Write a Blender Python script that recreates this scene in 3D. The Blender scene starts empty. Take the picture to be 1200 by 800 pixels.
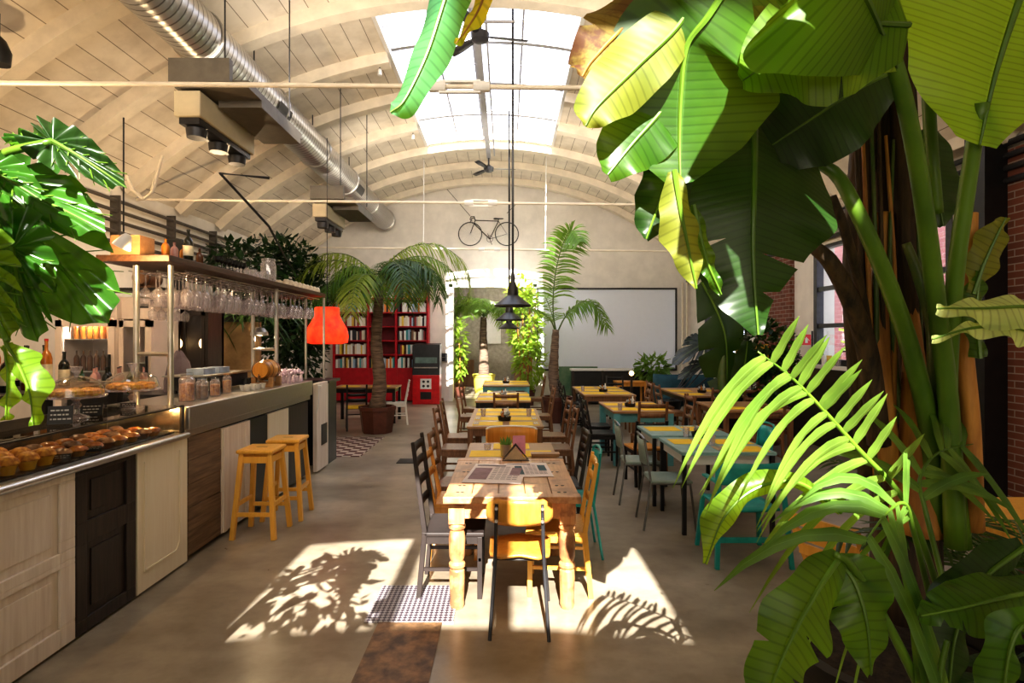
import bpy, math, random
from mathutils import Vector as V, Matrix
R = random.Random(7)
PI = math.pi
F_PX, VX, VY, CH = 660.0, 593.0, 397.0, 1.78
def P(px, py, Y):
    return V(((px-VX)*Y/F_PX, Y, CH-(py-VY)*Y/F_PX))
sc = bpy.context.scene
col = sc.collection
ORD = ('first','second','third','fourth','fifth','sixth','seventh','eighth','ninth','tenth','eleventh','twelfth','thirteenth','fourteenth','fifteenth','sixteenth','seventeenth','eighteenth','nineteenth','twentieth')

# ---------------------------------------------------------------- geometry collector
class G:
    def __init__(s): s.v=[]; s.f=[]; s.uv={}
    def add(s, vs, fs):
        b=len(s.v); s.v.extend([tuple(p) for p in vs]); s.f.extend([tuple(i+b for i in f) for f in fs]); return b
    def box(s,x0,x1,y0,y1,z0,z1):
        s.add([(x0,y0,z0),(x1,y0,z0),(x1,y1,z0),(x0,y1,z0),(x0,y0,z1),(x1,y0,z1),(x1,y1,z1),(x0,y1,z1)],
              [(0,3,2,1),(4,5,6,7),(0,1,5,4),(1,2,6,5),(2,3,7,6),(3,0,4,7)]); return s
    def cbox(s,cx,cy,z0,sx,sy,sz): return s.box(cx-sx/2,cx+sx/2,cy-sy/2,cy+sy/2,z0,z0+sz)
    def bar(s,p0,p1,w,h,up=(0,0,1),w2=None,h2=None):
        p0=V(p0);p1=V(p1);d=(p1-p0).normalized();u=V(up)
        if abs(d.dot(u))>.98: u=V((0,1,0))
        a=d.cross(u).normalized(); b=a.cross(d).normalized(); w2=w if w2 is None else w2; h2=h if h2 is None else h2
        q=[]
        for p,ww,hh in ((p0,w,h),(p1,w2,h2)):
            for sx,sy in ((-1,-1),(1,-1),(1,1),(-1,1)): q.append(p+a*(ww/2*sx)+b*(hh/2*sy))
        s.add(q,[(0,3,2,1),(4,5,6,7),(0,1,5,4),(1,2,6,5),(2,3,7,6),(3,0,4,7)]); return s
    def tube(s,pts,r,n=8,cap=True,closed=False):
        pts=[V(p) for p in pts]; m=len(pts); rs=r if isinstance(r,(list,tuple)) else [r]*m
        vs=[];pa=None
        for i,p in enumerate(pts):
            if closed: d=pts[(i+1)%m]-pts[i-1]
            else: d=pts[min(i+1,m-1)]-pts[max(i-1,0)]
            d=d.normalized() if d.length>1e-9 else V((0,0,1))
            if pa is None:
                a=d.cross(V((0,0,1)));
                if a.length<.05: a=d.cross(V((0,1,0)))
            else: a=pa-d*pa.dot(d)
            a=a.normalized(); pa=a; b=d.cross(a)
            for k in range(n):
                t=2*PI*k/n; vs.append(p+(a*math.cos(t)+b*math.sin(t))*rs[i])
        fs=[]
        for i in range(m if closed else m-1):
            j=(i+1)%m
            for k in range(n): fs.append((i*n+k,i*n+(k+1)%n,j*n+(k+1)%n,j*n+k))
        if cap and not closed: fs.append(tuple(reversed(range(n)))); fs.append(tuple((m-1)*n+k for k in range(n)))
        s.add(vs,fs); return s
    def cyl(s,p0,p1,r0,r1=None,n=12): return s.tube([p0,p1],[r0,r0 if r1 is None else r1],n)
    def lathe(s,prof,o=(0,0,0),n=20,capb=True,capt=True,mtx=None):
        o=V(o);vs=[];m=len(prof)
        for r,z in prof:
            for k in range(n):
                t=2*PI*k/n; p=V((r*math.cos(t),r*math.sin(t),z))
                vs.append((mtx@p if mtx else p)+o)
        fs=[]
        for i in range(m-1):
            for k in range(n): fs.append((i*n+k,i*n+(k+1)%n,(i+1)*n+(k+1)%n,(i+1)*n+k))
        if capb: fs.append(tuple(reversed(range(n))))
        if capt: fs.append(tuple((m-1)*n+k for k in range(n)))
        s.add(vs,fs); return s
    def ball(s,c,r,n=10,sc=(1,1,1)):
        c=V(c);vs=[];h=n//2+1
        for i in range(h+1):
            a=PI*i/h
            for k in range(n):
                t=2*PI*k/n; vs.append(c+V((r*sc[0]*math.sin(a)*math.cos(t),r*sc[1]*math.sin(a)*math.sin(t),-r*sc[2]*math.cos(a))))
        fs=[]
        for i in range(h):
            for k in range(n): fs.append((i*n+k,i*n+(k+1)%n,(i+1)*n+(k+1)%n,(i+1)*n+k))
        s.add(vs,fs); return s
    def grid(s,rows,uvs=None):
        """rows: list of equal-length lists of points"""
        m=len(rows[0]); b=s.add([p for r in rows for p in r],
            [(i*m+j,i*m+j+1,(i+1)*m+j+1,(i+1)*m+j) for i in range(len(rows)-1) for j in range(m-1)])
        if uvs:
            for i,r in enumerate(uvs):
                for j,u in enumerate(r): s.uv[b+i*m+j]=u
        return s
    def build(s,name,mat,parent=None,off=None,smooth=30,bevel=0,solid=0):
        me=bpy.data.meshes.new(name)
        vs=s.v
        if off is not None: vs=[(p[0]-off[0],p[1]-off[1],p[2]-off[2]) for p in vs]
        me.from_pydata(vs,[],s.f)
        if mat: me.materials.append(mat)
        if s.uv:
            l=me.uv_layers.new(name='UVMap'); n=len(me.loops); vi=[0]*n; me.loops.foreach_get('vertex_index',vi)
            o=[0.0]*(2*n); z=(0,0)
            for i,q in enumerate(vi): o[2*i],o[2*i+1]=s.uv.get(q,z)
            l.data.foreach_set('uv',o)
        if smooth:
            me.polygons.foreach_set('use_smooth',[True]*len(me.polygons))
            if smooth<180: me.set_sharp_from_angle(angle=math.radians(smooth))
        me.update()
        ob=bpy.data.objects.new(name,me); col.objects.link(ob)
        if parent: ob.parent=parent
        if bevel:
            b=ob.modifiers.new('Bevel','BEVEL'); b.width=bevel; b.segments=2; b.limit_method='ANGLE'
        if solid:
            b=ob.modifiers.new('Solidify','SOLIDIFY'); b.thickness=solid; b.offset=0
        return ob
def tag(o,label=None,cat=None,group=None,kind=None):
    if label: o['label']=label
    if cat: o['category']=cat
    if group: o['group']=group
    if kind: o['kind']=kind
    return o
def thing(name,label,cat,loc=(0,0,0),rz=0,group=None):
    o=bpy.data.objects.new(name,None); o.empty_display_size=.1; col.objects.link(o); o.location=loc; o.rotation_euler=(0,0,rz)
    return tag(o,label,cat,group)
def single(name,g,mat,label,cat,group=None,**k):
    xs=[p[0] for p in g.v];ys=[p[1] for p in g.v];zs=[p[2] for p in g.v]
    off=((min(xs)+max(xs))/2,(min(ys)+max(ys))/2,min(zs))
    o=g.build(name,mat,off=off,**k); o.location=off
    return tag(o,label,cat,group)
def struct(name,g,mat,parent=None,**k):
    o=g.build(name,mat,parent=parent,**k)
    if parent is None: o['kind']='structure'
    return o
def kids(o): return [c for c in o.children]
def copy_tree(o,parent=None):
    c=o.copy(); col.objects.link(c); c.parent=parent
    for ch in kids(o): copy_tree(ch,c)
    return c
def place(first,src,loc,rz,label,group=None,scale=None):
    """first use moves the source itself, later uses copy it"""
    if src.get('_used'): o=copy_tree(src)
    else: o=src
    src['_used']=1
    o.location=loc; o.rotation_euler=(0,0,rz); o['label']=label
    if group: o['group']=group
    if scale: o.scale=scale
    return o

# ---------------------------------------------------------------- materials
_M={}
def nt(name):
    m=bpy.data.materials.new(name); m.use_nodes=True; t=m.node_tree
    return m,t,t.nodes['Principled BSDF']
def L(t,a,b): t.links.new(a,b)
def N(t,ty,**k):
    n=t.nodes.new(ty)
    for q,v in k.items():
        if q in n.inputs: n.inputs[q].default_value=v
        else: setattr(n,q,v)
    return n
def c4(c): return (c[0],c[1],c[2],1)
def noise_col(t,c1,c2,scale=5,detail=4,stretch=None,lo=.35,hi=.65,coord='Object',rough=.6):
    tc=N(t,'ShaderNodeTexCoord'); mp=N(t,'ShaderNodeMapping')
    if stretch: mp.inputs['Scale'].default_value=stretch
    L(t,tc.outputs[coord],mp.inputs[0])
    nz=N(t,'ShaderNodeTexNoise'); nz.inputs['Scale'].default_value=scale; nz.inputs['Detail'].default_value=detail; nz.inputs['Roughness'].default_value=rough
    L(t,mp.outputs[0],nz.inputs['Vector'])
    r=N(t,'ShaderNodeValToRGB'); r.color_ramp.elements[0].position=lo; r.color_ramp.elements[1].position=hi
    r.color_ramp.elements[0].color=c4(c1); r.color_ramp.elements[1].color=c4(c2)
    L(t,nz.outputs['Fac'],r.inputs[0]); return r.outputs['Color'],nz.outputs['Fac'],mp.outputs[0]
def bump(t,b,h,strength=.3,dist=.01):
    n=N(t,'ShaderNodeBump'); n.inputs['Strength'].default_value=strength; n.inputs['Distance'].default_value=dist
    L(t,h,n.inputs['Height']); L(t,n.outputs[0],b.inputs['Normal'])
def mat(name,c,rough=.5,metal=0,var=.15,scale=8,bmp=0,stretch=None,emit=0,coat=0,c2=None):
    if name in _M: return _M[name]
    m,t,b=nt(name)
    if c2 is None: c2=tuple(x*(1-var*2) for x in c)
    o,f,_=noise_col(t,c2,c,scale,stretch=stretch)
    L(t,o,b.inputs['Base Color']); b.inputs['Roughness'].default_value=rough; b.inputs['Metallic'].default_value=metal
    if bmp: bump(t,b,f,bmp)
    if emit:
        L(t,o,b.inputs['Emission Color']); b.inputs['Emission Strength'].default_value=emit
    if coat: b.inputs['Coat Weight'].default_value=coat
    _M[name]=m; return m
def wood(name,c1,c2,rough=.45,axis='y',scale=3,dirt=None):
    st={'x':(1,14,14),'y':(14,1,14),'z':(14,14,1)}[axis]
    m,t,b=nt(name)
    o,f,mp=noise_col(t,c1,c2,scale,6,stretch=st,lo=.3,hi=.7)
    if dirt:
        o2,f2,_=noise_col(t,(0,0,0),(1,1,1),6,5,lo=.48,hi=.62)
        mx=N(t,'ShaderNodeMix',data_type='RGBA'); L(t,o2,mx.inputs[0]); L(t,o,mx.inputs[6]); mx.inputs[7].default_value=c4(dirt); o=mx.outputs[2]
    L(t,o,b.inputs['Base Color']); b.inputs['Roughness'].default_value=rough; bump(t,b,f,.15)
    _M[name]=m; return m
def glass(name,tint=(.95,.97,1),rough=.02,gl=1.0):
    m,t,b=nt(name); t.nodes.remove(b)
    tr=N(t,'ShaderNodeBsdfTransparent'); tr.inputs[0].default_value=c4(tint)
    g=N(t,'ShaderNodeBsdfGlossy'); g.inputs['Roughness'].default_value=rough
    lw=N(t,'ShaderNodeLayerWeight'); lw.inputs[0].default_value=.5; p5=N(t,'ShaderNodeMath',operation='POWER'); L(t,lw.outputs['Facing'],p5.inputs[0]); p5.inputs[1].default_value=3.5
    mu=N(t,'ShaderNodeMath',operation='MULTIPLY_ADD'); mu.inputs[1].default_value=.75; mu.inputs[2].default_value=.045*gl; mu.use_clamp=True; L(t,p5.outputs[0],mu.inputs[0])
    mx=N(t,'ShaderNodeMixShader'); L(t,mu.outputs[0],mx.inputs[0]); L(t,tr.outputs[0],mx.inputs[1]); L(t,g.outputs[0],mx.inputs[2])
    L(t,mx.outputs[0],t.nodes['Material Output'].inputs[0]); _M[name]=m; return m
def leafmat(name,c1,c2,trans,tw=.4,rough=.35,veins=22,blot=None,spec=.5):
    """leaf: diffuse + translucent, with side veins running out from the midrib (UV: u across -1..1, v along)"""
    m,t,b=nt(name)
    o,f,_=noise_col(t,c1,c2,4,4,lo=.3,hi=.7)
    uv=N(t,'ShaderNodeUVMap'); sp=N(t,'ShaderNodeSeparateXYZ'); L(t,uv.outputs[0],sp.inputs[0])
    ab=N(t,'ShaderNodeMath',operation='ABSOLUTE'); L(t,sp.outputs[0],ab.inputs[0])
    mu=N(t,'ShaderNodeMath',operation='MULTIPLY_ADD'); L(t,sp.outputs[1],mu.inputs[0]); mu.inputs[1].default_value=veins*3*2*PI; mu.inputs[2].default_value=0
    sn=N(t,'ShaderNodeMath',operation='SINE'); L(t,mu.outputs[0],sn.inputs[0])
    pw=N(t,'ShaderNodeMapRange'); L(t,sn.outputs[0],pw.inputs[0]); pw.inputs[1].default_value=.55; pw.inputs[2].default_value=1; pw.inputs[3].default_value=1.06; pw.inputs[4].default_value=.78
    mr=N(t,'ShaderNodeMapRange'); L(t,ab.outputs[0],mr.inputs[0]); mr.inputs[1].default_value=0; mr.inputs[2].default_value=.05; mr.inputs[3].default_value=1; mr.inputs[4].default_value=0
    vm=N(t,'ShaderNodeVectorMath',operation='SCALE'); L(t,o,vm.inputs[0]); L(t,pw.outputs[0],vm.inputs['Scale'])
    mx=N(t,'ShaderNodeMix',data_type='RGBA'); L(t,mr.outputs[0],mx.inputs[0]); L(t,vm.outputs[0],mx.inputs[6]); mx.inputs[7].default_value=c4(tuple(min(1,x*1.6+.05) for x in c2))
    colr=mx.outputs[2]
    if blot:
        o2,_,_=noise_col(t,(0,0,0),(1,1,1),blot[1],6,lo=blot[2],hi=blot[2]+.1,rough=.7)
        m2=N(t,'ShaderNodeMix',data_type='RGBA'); L(t,o2,m2.inputs[0]); L(t,colr,m2.inputs[6]); m2.inputs[7].default_value=c4(blot[0]); colr=m2.outputs[2]
    L(t,colr,b.inputs['Base Color']); b.inputs['Roughness'].default_value=rough; b.inputs['Specular IOR Level'].default_value=spec
    bump(t,b,sn.outputs[0],.12,.001)
    tl=N(t,'ShaderNodeBsdfTranslucent')
    tm=N(t,'ShaderNodeMix',data_type='RGBA',blend_type='MULTIPLY'); tm.inputs[0].default_value=1; L(t,pw.outputs[0],tm.inputs[6]); tm.inputs[7].default_value=c4(trans)
    L(t,tm.outputs[2],tl.inputs[0])
    ms=N(t,'ShaderNodeMixShader'); ms.inputs[0].default_value=tw; L(t,b.outputs[0],ms.inputs[1]); L(t,tl.outputs[0],ms.inputs[2])
    L(t,ms.outputs[0],t.nodes['Material Output'].inputs[0]); _M[name]=m; return m

def floor_mat():
    m,t,b=nt('worn_concrete')
    o,f,mp=noise_col(t,(.20,.165,.12),(.44,.385,.30),.8,9,stretch=(1,1.7,1),lo=.32,hi=.68,rough=.55)
    o2,f2,_=noise_col(t,(.35,.33,.30),(1,1,1),7,8,lo=.28,hi=.56)
    mx=N(t,'ShaderNodeMix',data_type='RGBA',blend_type='MULTIPLY'); mx.inputs[0].default_value=.35; L(t,o,mx.inputs[6]); L(t,o2,mx.inputs[7])
    L(t,mx.outputs[2],b.inputs['Base Color'])
    mr=N(t,'ShaderNodeMapRange'); L(t,f2,mr.inputs[0]); mr.inputs[3].default_value=.22; mr.inputs[4].default_value=.40; L(t,mr.outputs[0],b.inputs['Roughness'])
    bump(t,b,f2,.08,.004); return m
def ceil_mat():
    m,t,b=nt('painted_ceiling_boards')
    uv=N(t,'ShaderNodeUVMap')
    br=N(t,'ShaderNodeTexBrick'); br.inputs['Scale'].default_value=1; br.inputs['Brick Width'].default_value=1.4; br.inputs['Row Height'].default_value=.27; br.inputs['Mortar Size'].default_value=.006
    br.offset=0; br.inputs['Mortar Smooth'].default_value=.3
    br.inputs['Color1'].default_value=(.80,.72,.60,1); br.inputs['Color2'].default_value=(.74,.66,.54,1); br.inputs['Mortar'].default_value=(.22,.17,.12,1)
    L(t,uv.outputs[0],br.inputs[0])
    o,f,_=noise_col(t,(.78,.76,.74),(1,1,1),2.5,5,lo=.3,hi=.6)
    mx=N(t,'ShaderNodeMix',data_type='RGBA',blend_type='MULTIPLY'); mx.inputs[0].default_value=1; L(t,br.outputs[0],mx.inputs[6]); L(t,o,mx.inputs[7])
    L(t,mx.outputs[2],b.inputs['Base Color']); b.inputs['Roughness'].default_value=.75; bump(t,b,br.outputs['Fac'],-.4,.01); return m
def brick_mat(name,c1,c2,mo,sx=.25,sy=.07,rot=None):
    m,t,b=nt(name)
    tc=N(t,'ShaderNodeTexCoord'); mp=N(t,'ShaderNodeMapping')
    if rot: mp.inputs['Rotation'].default_value=rot
    L(t,tc.outputs['Object'],mp.inputs[0])
    sp=N(t,'ShaderNodeSeparateXYZ'); L(t,mp.outputs[0],sp.inputs[0]); ad=N(t,'ShaderNodeMath',operation='ADD'); L(t,sp.outputs[0],ad.inputs[0]); L(t,sp.outputs[1],ad.inputs[1])
    cb=N(t,'ShaderNodeCombineXYZ'); L(t,ad.outputs[0],cb.inputs[0]); L(t,sp.outputs[2],cb.inputs[1])
    br=N(t,'ShaderNodeTexBrick'); br.inputs['Scale'].default_value=1; br.inputs['Brick Width'].default_value=sx; br.inputs['Row Height'].default_value=sy; br.inputs['Mortar Size'].default_value=.006
    br.inputs['Color1'].default_value=c4(c1); br.inputs['Color2'].default_value=c4(c2); br.inputs['Mortar'].default_value=c4(mo)
    L(t,cb.outputs[0],br.inputs[0]); L(t,br.outputs[0],b.inputs['Base Color']); b.inputs['Roughness'].default_value=.85; bump(t,b,br.outputs['Fac'],-.5,.01); return m
def checker_mat(name,c1,c2,scale,rot45=False,metal=0,rough=.4,bmp=0):
    m,t,b=nt(name); tc=N(t,'ShaderNodeTexCoord'); mp=N(t,'ShaderNodeMapping'); L(t,tc.outputs['Object'],mp.inputs[0])
    if rot45: mp.inputs['Rotation'].default_value=(0,0,PI/4)
    ck=N(t,'ShaderNodeTexChecker'); ck.inputs['Scale'].default_value=scale; ck.inputs[1].default_value=c4(c1); ck.inputs[2].default_value=c4(c2)
    L(t,mp.outputs[0],ck.inputs[0]); L(t,ck.outputs[0],b.inputs['Base Color']); b.inputs['Metallic'].default_value=metal; b.inputs['Roughness'].default_value=rough
    if bmp: bump(t,b,ck.outputs['Fac'],bmp,.004)
    return m
def duct_mat():
    m,t,b=nt('spiral_duct_steel'); tc=N(t,'ShaderNodeTexCoord'); w=N(t,'ShaderNodeTexWave'); w.bands_direction='Y'; w.inputs['Scale'].default_value=3.4; w.wave_profile='SIN'
    L(t,tc.outputs['Object'],w.inputs[0])
    r=N(t,'ShaderNodeValToRGB'); r.color_ramp.elements[0].position=.85; r.color_ramp.elements[1].position=.97; r.color_ramp.elements[0].color=(.50,.49,.47,1); r.color_ramp.elements[1].color=(.18,.17,.16,1)
    L(t,w.outputs[0],r.inputs[0]); L(t,r.outputs[0],b.inputs['Base Color']); b.inputs['Metallic'].default_value=.85; b.inputs['Roughness'].default_value=.33; bump(t,b,w.outputs[0],.25,.006); return m
def emit_mat(name,c,s):
    m,t,b=nt(name); b.inputs['Base Color'].default_value=c4(c); b.inputs['Emission Color'].default_value=c4(c); b.inputs['Emission Strength'].default_value=s; return m

M_floor=floor_mat(); M_ceil=ceil_mat(); M_duct=duct_mat()
M_wall=mat('off_white_plaster',(.80,.75,.68),.8,var=.06,scale=3,bmp=.05)
M_rib=mat('cream_painted_beam',(.80,.71,.57),.65,var=.08,scale=4)
M_grey=mat('grey_painted_steel',(.42,.42,.45),.5,var=.05)
M_dark=mat('dark_grey_metal',(.045,.045,.05),.4,.3,var=.2)
M_black=mat('black_paint',(.012,.012,.013),.4,var=.2)
M_steel=mat('brushed_steel',(.55,.53,.50),.28,.9,var=.08,scale=20,stretch=(1,12,1))
M_chrome=mat('pipe_steel',(.60,.58,.55),.3,.85,var=.1)
M_white=mat('white_enamel',(.78,.76,.72),.4,var=.04)
M_cream=wood('cream_painted_wood',(.74,.64,.47),(.80,.72,.56),.5,'z',2)
M_pinkwhite=wood('weathered_white_wood',(.66,.56,.47),(.82,.74,.65),.6,'z',2)
M_darkwood=wood('dark_brown_wood',(.012,.009,.008),(.045,.030,.022),.45,'z')
M_plank=wood('brown_barn_planks',(.09,.055,.03),(.24,.15,.085),.65,'y')
M_yellow=wood('yellow_varnished_wood',(.72,.36,.05),(.85,.47,.09),.35,'z')
M_rust=wood('rustic_pine',(.42,.20,.085),(.68,.39,.19),.35,'y',2,dirt=(.33,.17,.08))
M_rustz=wood('rustic_pine_legs',(.45,.19,.07),(.70,.40,.18),.4,'z',2,dirt=(.25,.11,.05))
M_orange=wood('orange_beech_plywood',(.55,.22,.03),(.72,.34,.07),.3,'z',2)
M_brown=wood('brown_wood',(.12,.055,.025),(.28,.13,.055),.4,'z')
M_tanw=wood('tan_table_top',(.28,.14,.06),(.44,.25,.11),.4,'x',2)
M_blackw=mat('black_chair_wood',(.014,.013,.014),.4,var=.3)
M_teal=mat('teal_painted_metal',(.02,.36,.34),.35,var=.15)
M_turq=mat('turquoise_painted_wood',(.13,.40,.44),.5,var=.12,bmp=.1)
M_mint=mat('mint_grey_laminate',(.30,.38,.33),.35,var=.1)
M_paper=mat('yellow_paper',(.88,.58,.02),.7,var=.06)
M_terra=mat('brown_plastic_pot',(.12,.04,.025),.45,var=.15)
M_soil=mat('potting_soil',(.05,.032,.02),.95,var=.4,scale=30,bmp=.6)
M_trunk=mat('palm_trunk_fibre',(.24,.17,.12),.9,c2=(.08,.055,.04),scale=5,stretch=(1,1,9),bmp=.9)
M_red=mat('red_lacquer',(.50,.008,.02),.35,var=.12)
M_glass=glass('clear_glass'); M_dome=glass('dome_glass',(.93,.95,.96),.04,gl=4); M_glassd=glass('display_glass',(.96,.97,.96),gl=1.3)
M_wine=glass('wine_glass_crystal',(.88,.86,.90),.05,gl=4)
t_=M_wine.node_tree; d_=N(t_,'ShaderNodeBsdfDiffuse'); d_.inputs[0].default_value=(.95,.90,.95,1); x_=N(t_,'ShaderNodeMixShader'); x_.inputs[0].default_value=.16; o_=t_.nodes['Material Output']; L(t_,o_.inputs[0].links[0].from_socket,x_.inputs[1]); L(t_,d_.outputs[0],x_.inputs[2]); L(t_,x_.outputs[0],o_.inputs[0])
M_sky=glass('skylight_glass',(.97,.98,1),.1,gl=.5)
# ================================================================ camera, sky, lights
cam=bpy.data.cameras.new('camera'); co=bpy.data.objects.new('camera',cam); col.objects.link(co); sc.camera=co
co.location=(0,0,CH); co.rotation_euler=(PI/2,0,0); cam.sensor_width=36; cam.lens=F_PX/1200*36
cam.shift_x=(600-VX)/1200; cam.shift_y=(VY-400)/1200; cam.clip_end=200; cam.clip_start=.05
w=bpy.data.worlds.new('sky'); sc.world=w; w.use_nodes=True; bg=w.node_tree.nodes['Background']; bg.inputs[0].default_value=(.80,.84,1,1); bg.inputs[1].default_value=3.2
def lamp(name,ty,loc,e,c,rot=(0,0,0),**k):
    d=bpy.data.lights.new(name,ty); d.energy=e; d.color=c
    for q,v in k.items(): setattr(d,q,v)
    o=bpy.data.objects.new(name,d); col.objects.link(o); o.location=loc; o.rotation_euler=rot; return o
sd=V((.008,1,-.70)).normalized()
lamp('sun','SUN',(0,-10,12),18,(1,.94,.84),sd.to_track_quat('-Z','Y').to_euler(),angle=.006)
lamp('fill_lamp','AREA',(-.3,-7.5,3.2),85,(1,.88,.72),(math.radians(85),0,0),shape='RECTANGLE',size=8,size_y=3)
for y_ in (2.2,6.2,10.5): lamp('fill_lamp','AREA',(-.4,y_,4.6),72,(1,.89,.76),(math.radians(98),0,0),shape='RECTANGLE',size=6,size_y=.8)
lamp('fill_lamp','AREA',(-.5,-6.5,1.2),40,(1,.84,.66),(math.radians(112),0,0),shape='RECTANGLE',size=6,size_y=1.5)
sc.view_settings.view_transform='Standard'; sc.view_settings.look='Medium High Contrast'; sc.view_settings.exposure=.45
sc.cycles.use_denoising=True; sc.cycles.max_bounces=7; sc.cycles.diffuse_bounces=4; sc.cycles.glossy_bounces=3; sc.cycles.transparent_max_bounces=12; sc.cycles.transmission_bounces=3
sc.cycles.caustics_reflective=False; sc.cycles.caustics_refractive=False; sc.cycles.sample_clamp_indirect=6

# ================================================================ room shell
XL,XR,YB,YF=-5.9,5.3,16.2,-8.0
ACX,ACZ,AR=-.4,-1.7,8.0
def arcz(x,r=AR): return ACZ+math.sqrt(r*r-(x-ACX)**2)
g=G(); g.box(XL-.3,XR+.3,YF,YB+6,-.2,0); struct('floor',g,M_floor,smooth=0)
SX0,SX1=-1.8,1.05
holes=[(7.5,12.8),(-6.0,-3.96)]
xs=[XL-.1+i*(SX0-XL+.1)/14 for i in range(14)]+[SX0+i*(SX1-SX0)/8 for i in range(9)]+[SX1+(i+1)*(XR+.1-SX1)/15 for i in range(15)]
ys=[YF,-6.0,-3.96,-1,2,4.5,7.5,10,12.8,YB]
g=G(); arc=[0]
for i in range(1,len(xs)): arc.append(arc[-1]+math.hypot(xs[i]-xs[i-1],arcz(xs[i])-arcz(xs[i-1])))
b=g.add([(x,y,arcz(x)) for y in ys for x in xs],[])
for j,y in enumerate(ys):
    for i in range(len(xs)): g.uv[b+j*len(xs)+i]=(y+8.1,arc[i])
for j in range(len(ys)-1):
    for i in range(len(xs)-1):
        ym=(ys[j]+ys[j+1])/2; xm=(xs[i]+xs[i+1])/2
        if SX0<xm<SX1 and any(a<ym<c for a,c in holes): continue
        g.f.append((j*len(xs)+i,(j+1)*len(xs)+i,(j+1)*len(xs)+i+1,j*len(xs)+i+1))
ceiling=struct('ceiling',g,M_ceil,smooth=60)
def arcbar(g,y,w,h,x0=XL,x1=XR,n=28,dz=0):
    rows=[]
    for i in range(n+1):
        x=x0+(x1-x0)*i/n; z=arcz(x)+dz; nx=(x-ACX)/AR; nz=(z-ACZ)/AR
        rows.append([(x,y-w/2,z+.01),(x-nx*h,y-w/2,z-nz*h),(x-nx*h,y+w/2,z-nz*h),(x,y+w/2,z+.01)])
    g.grid(rows)
for k,y in enumerate([3.1,4.5,5.9,7.3,12.95,14.4,15.85]+[-.5,1.7]):
    g=G(); arcbar(g,y,.2 if y>2 else .16,.17); struct('trim_%d'%(k+1),g,M_rib)
for k,y in enumerate([8.7,10.1,11.5]):           # ribs that stop at the skylight kerb, thin glazing bars carry on across
    g=G(); arcbar(g,y,.2,.17,XL,SX0-.02,14); arcbar(g,y,.2,.17,SX1+.02,XR,14); struct('trim_%d'%(k+10),g,M_rib)
# skylight kerb and glazing
def skylight(n,y0,y1,bars,cross):
    root=thing('window_%d'%n,None,None,(0,0,0)); root['kind']='structure'
    g=G(); h=.32
    for x in (SX0,SX1): g.bar((x,y0,arcz(x)+h/2-.03),(x,y1,arcz(x)+h/2-.03),.06,h)
    for y in (y0,y1): arcbar(g,y,.06,-h,SX0,SX1,10)
    g.build('skylight_kerb',M_white,root)
    g=G()
    for x,wd in bars: g.bar((x,y0,arcz(x)+.12),(x,y1,arcz(x)+.12),wd,.08)
    for y,wd in cross: arcbar(g,y,wd,.06,SX0,SX1,12,dz=.12)
    g.build('glazing_bars',M_grey,root)
    g=G(); rows=[[(SX0+(SX1-SX0)*i/10,y,arcz(SX0+(SX1-SX0)*i/10)+.24) for i in range(11)] for y in (y0,y1)]; g.grid(rows)
    g.build('pane',M_sky,root)
skylight(1,7.5,12.8,[(-1.1,.03),(-.47,.12),(.25,.03)],[(8.05,.02),(8.7,.09),(9.4,.02),(10.1,.09),(10.8,.02),(11.5,.09),(12.15,.02)])
skylight(2,-6.0,-3.96,[(-.84,.13),(-.10,.13)],[])
g=G(); y0=7.5; g.bar((-.40,7.3,6.02),(-.40,13.1,6.02),.09,.10); g.bar((-.27,7.3,6.06),(-.27,13.1,6.06),.03,.06)
struct('trim_20',g,M_grey)
# gable walls
def gable(name,y,th,holes,mt):
    g=G(); cols=sorted(set([XL-.1+i*(XR-XL+.2)/32 for i in range(33)]+[h[k] for h in holes for k in (0,1)]))
    for a,c in zip(cols,cols[1:]):
        m=(a+c)/2; lo=0
        for h in holes:
            if h[0]<m<h[1]: lo=h[3]
        za,zc=arcz(a)+.05,arcz(c)+.05
        g.add([(a,y,lo),(c,y,lo),(c,y+th,lo),(a,y+th,lo),(a,y,za),(c,y,zc),(c,y+th,zc),(a,y+th,za)],[(0,1,5,4),(2,3,7,6),(0,3,2,1),(4,5,6,7),(0,4,7,3),(1,2,6,5)])
    return struct(name,g,mt,smooth=0)
DX0,DX1,DZ=-1.62,.87,3.36
gable('wall_back',YB,.25,[(DX0,DX1,0,DZ)],M_wall)
gable('wall_front',YF-.2,.2,[],M_wall)
g=G(); g.box(XL-.25,XL,YF,YB,0,4.3); struct('wall_left',g,M_wall,smooth=0)
W1=(6.68,9.69,1.35,3.38); W2=(12.4,15.0,1.35,3.3)
g=G()
for a,c in ((YF,W1[0]),(W1[1],W2[0]),(W2[1],YB)): g.box(XR,XR+.35,a,c,0,4.2)
for wdw in (W1,W2): g.box(XR,XR+.35,wdw[0],wdw[1],0,wdw[2]); g.box(XR,XR+.35,wdw[0],wdw[1],wdw[3],4.2)
struct('wall_right',g,M_wall,smooth=0)
M_brick=brick_mat('red_brick_pier',(.19,.06,.035),(.12,.04,.025),(.30,.24,.20),.22,.075)
for k,(a,c) in enumerate(((10.35,11.75),(3.9,6.02))):
    g=G(); g.box(XR-.08,XR+.02,a,c,0,3.75)
    struct('wall_right_pier_%d'%(k+1),g,M_brick,smooth=0)
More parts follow.
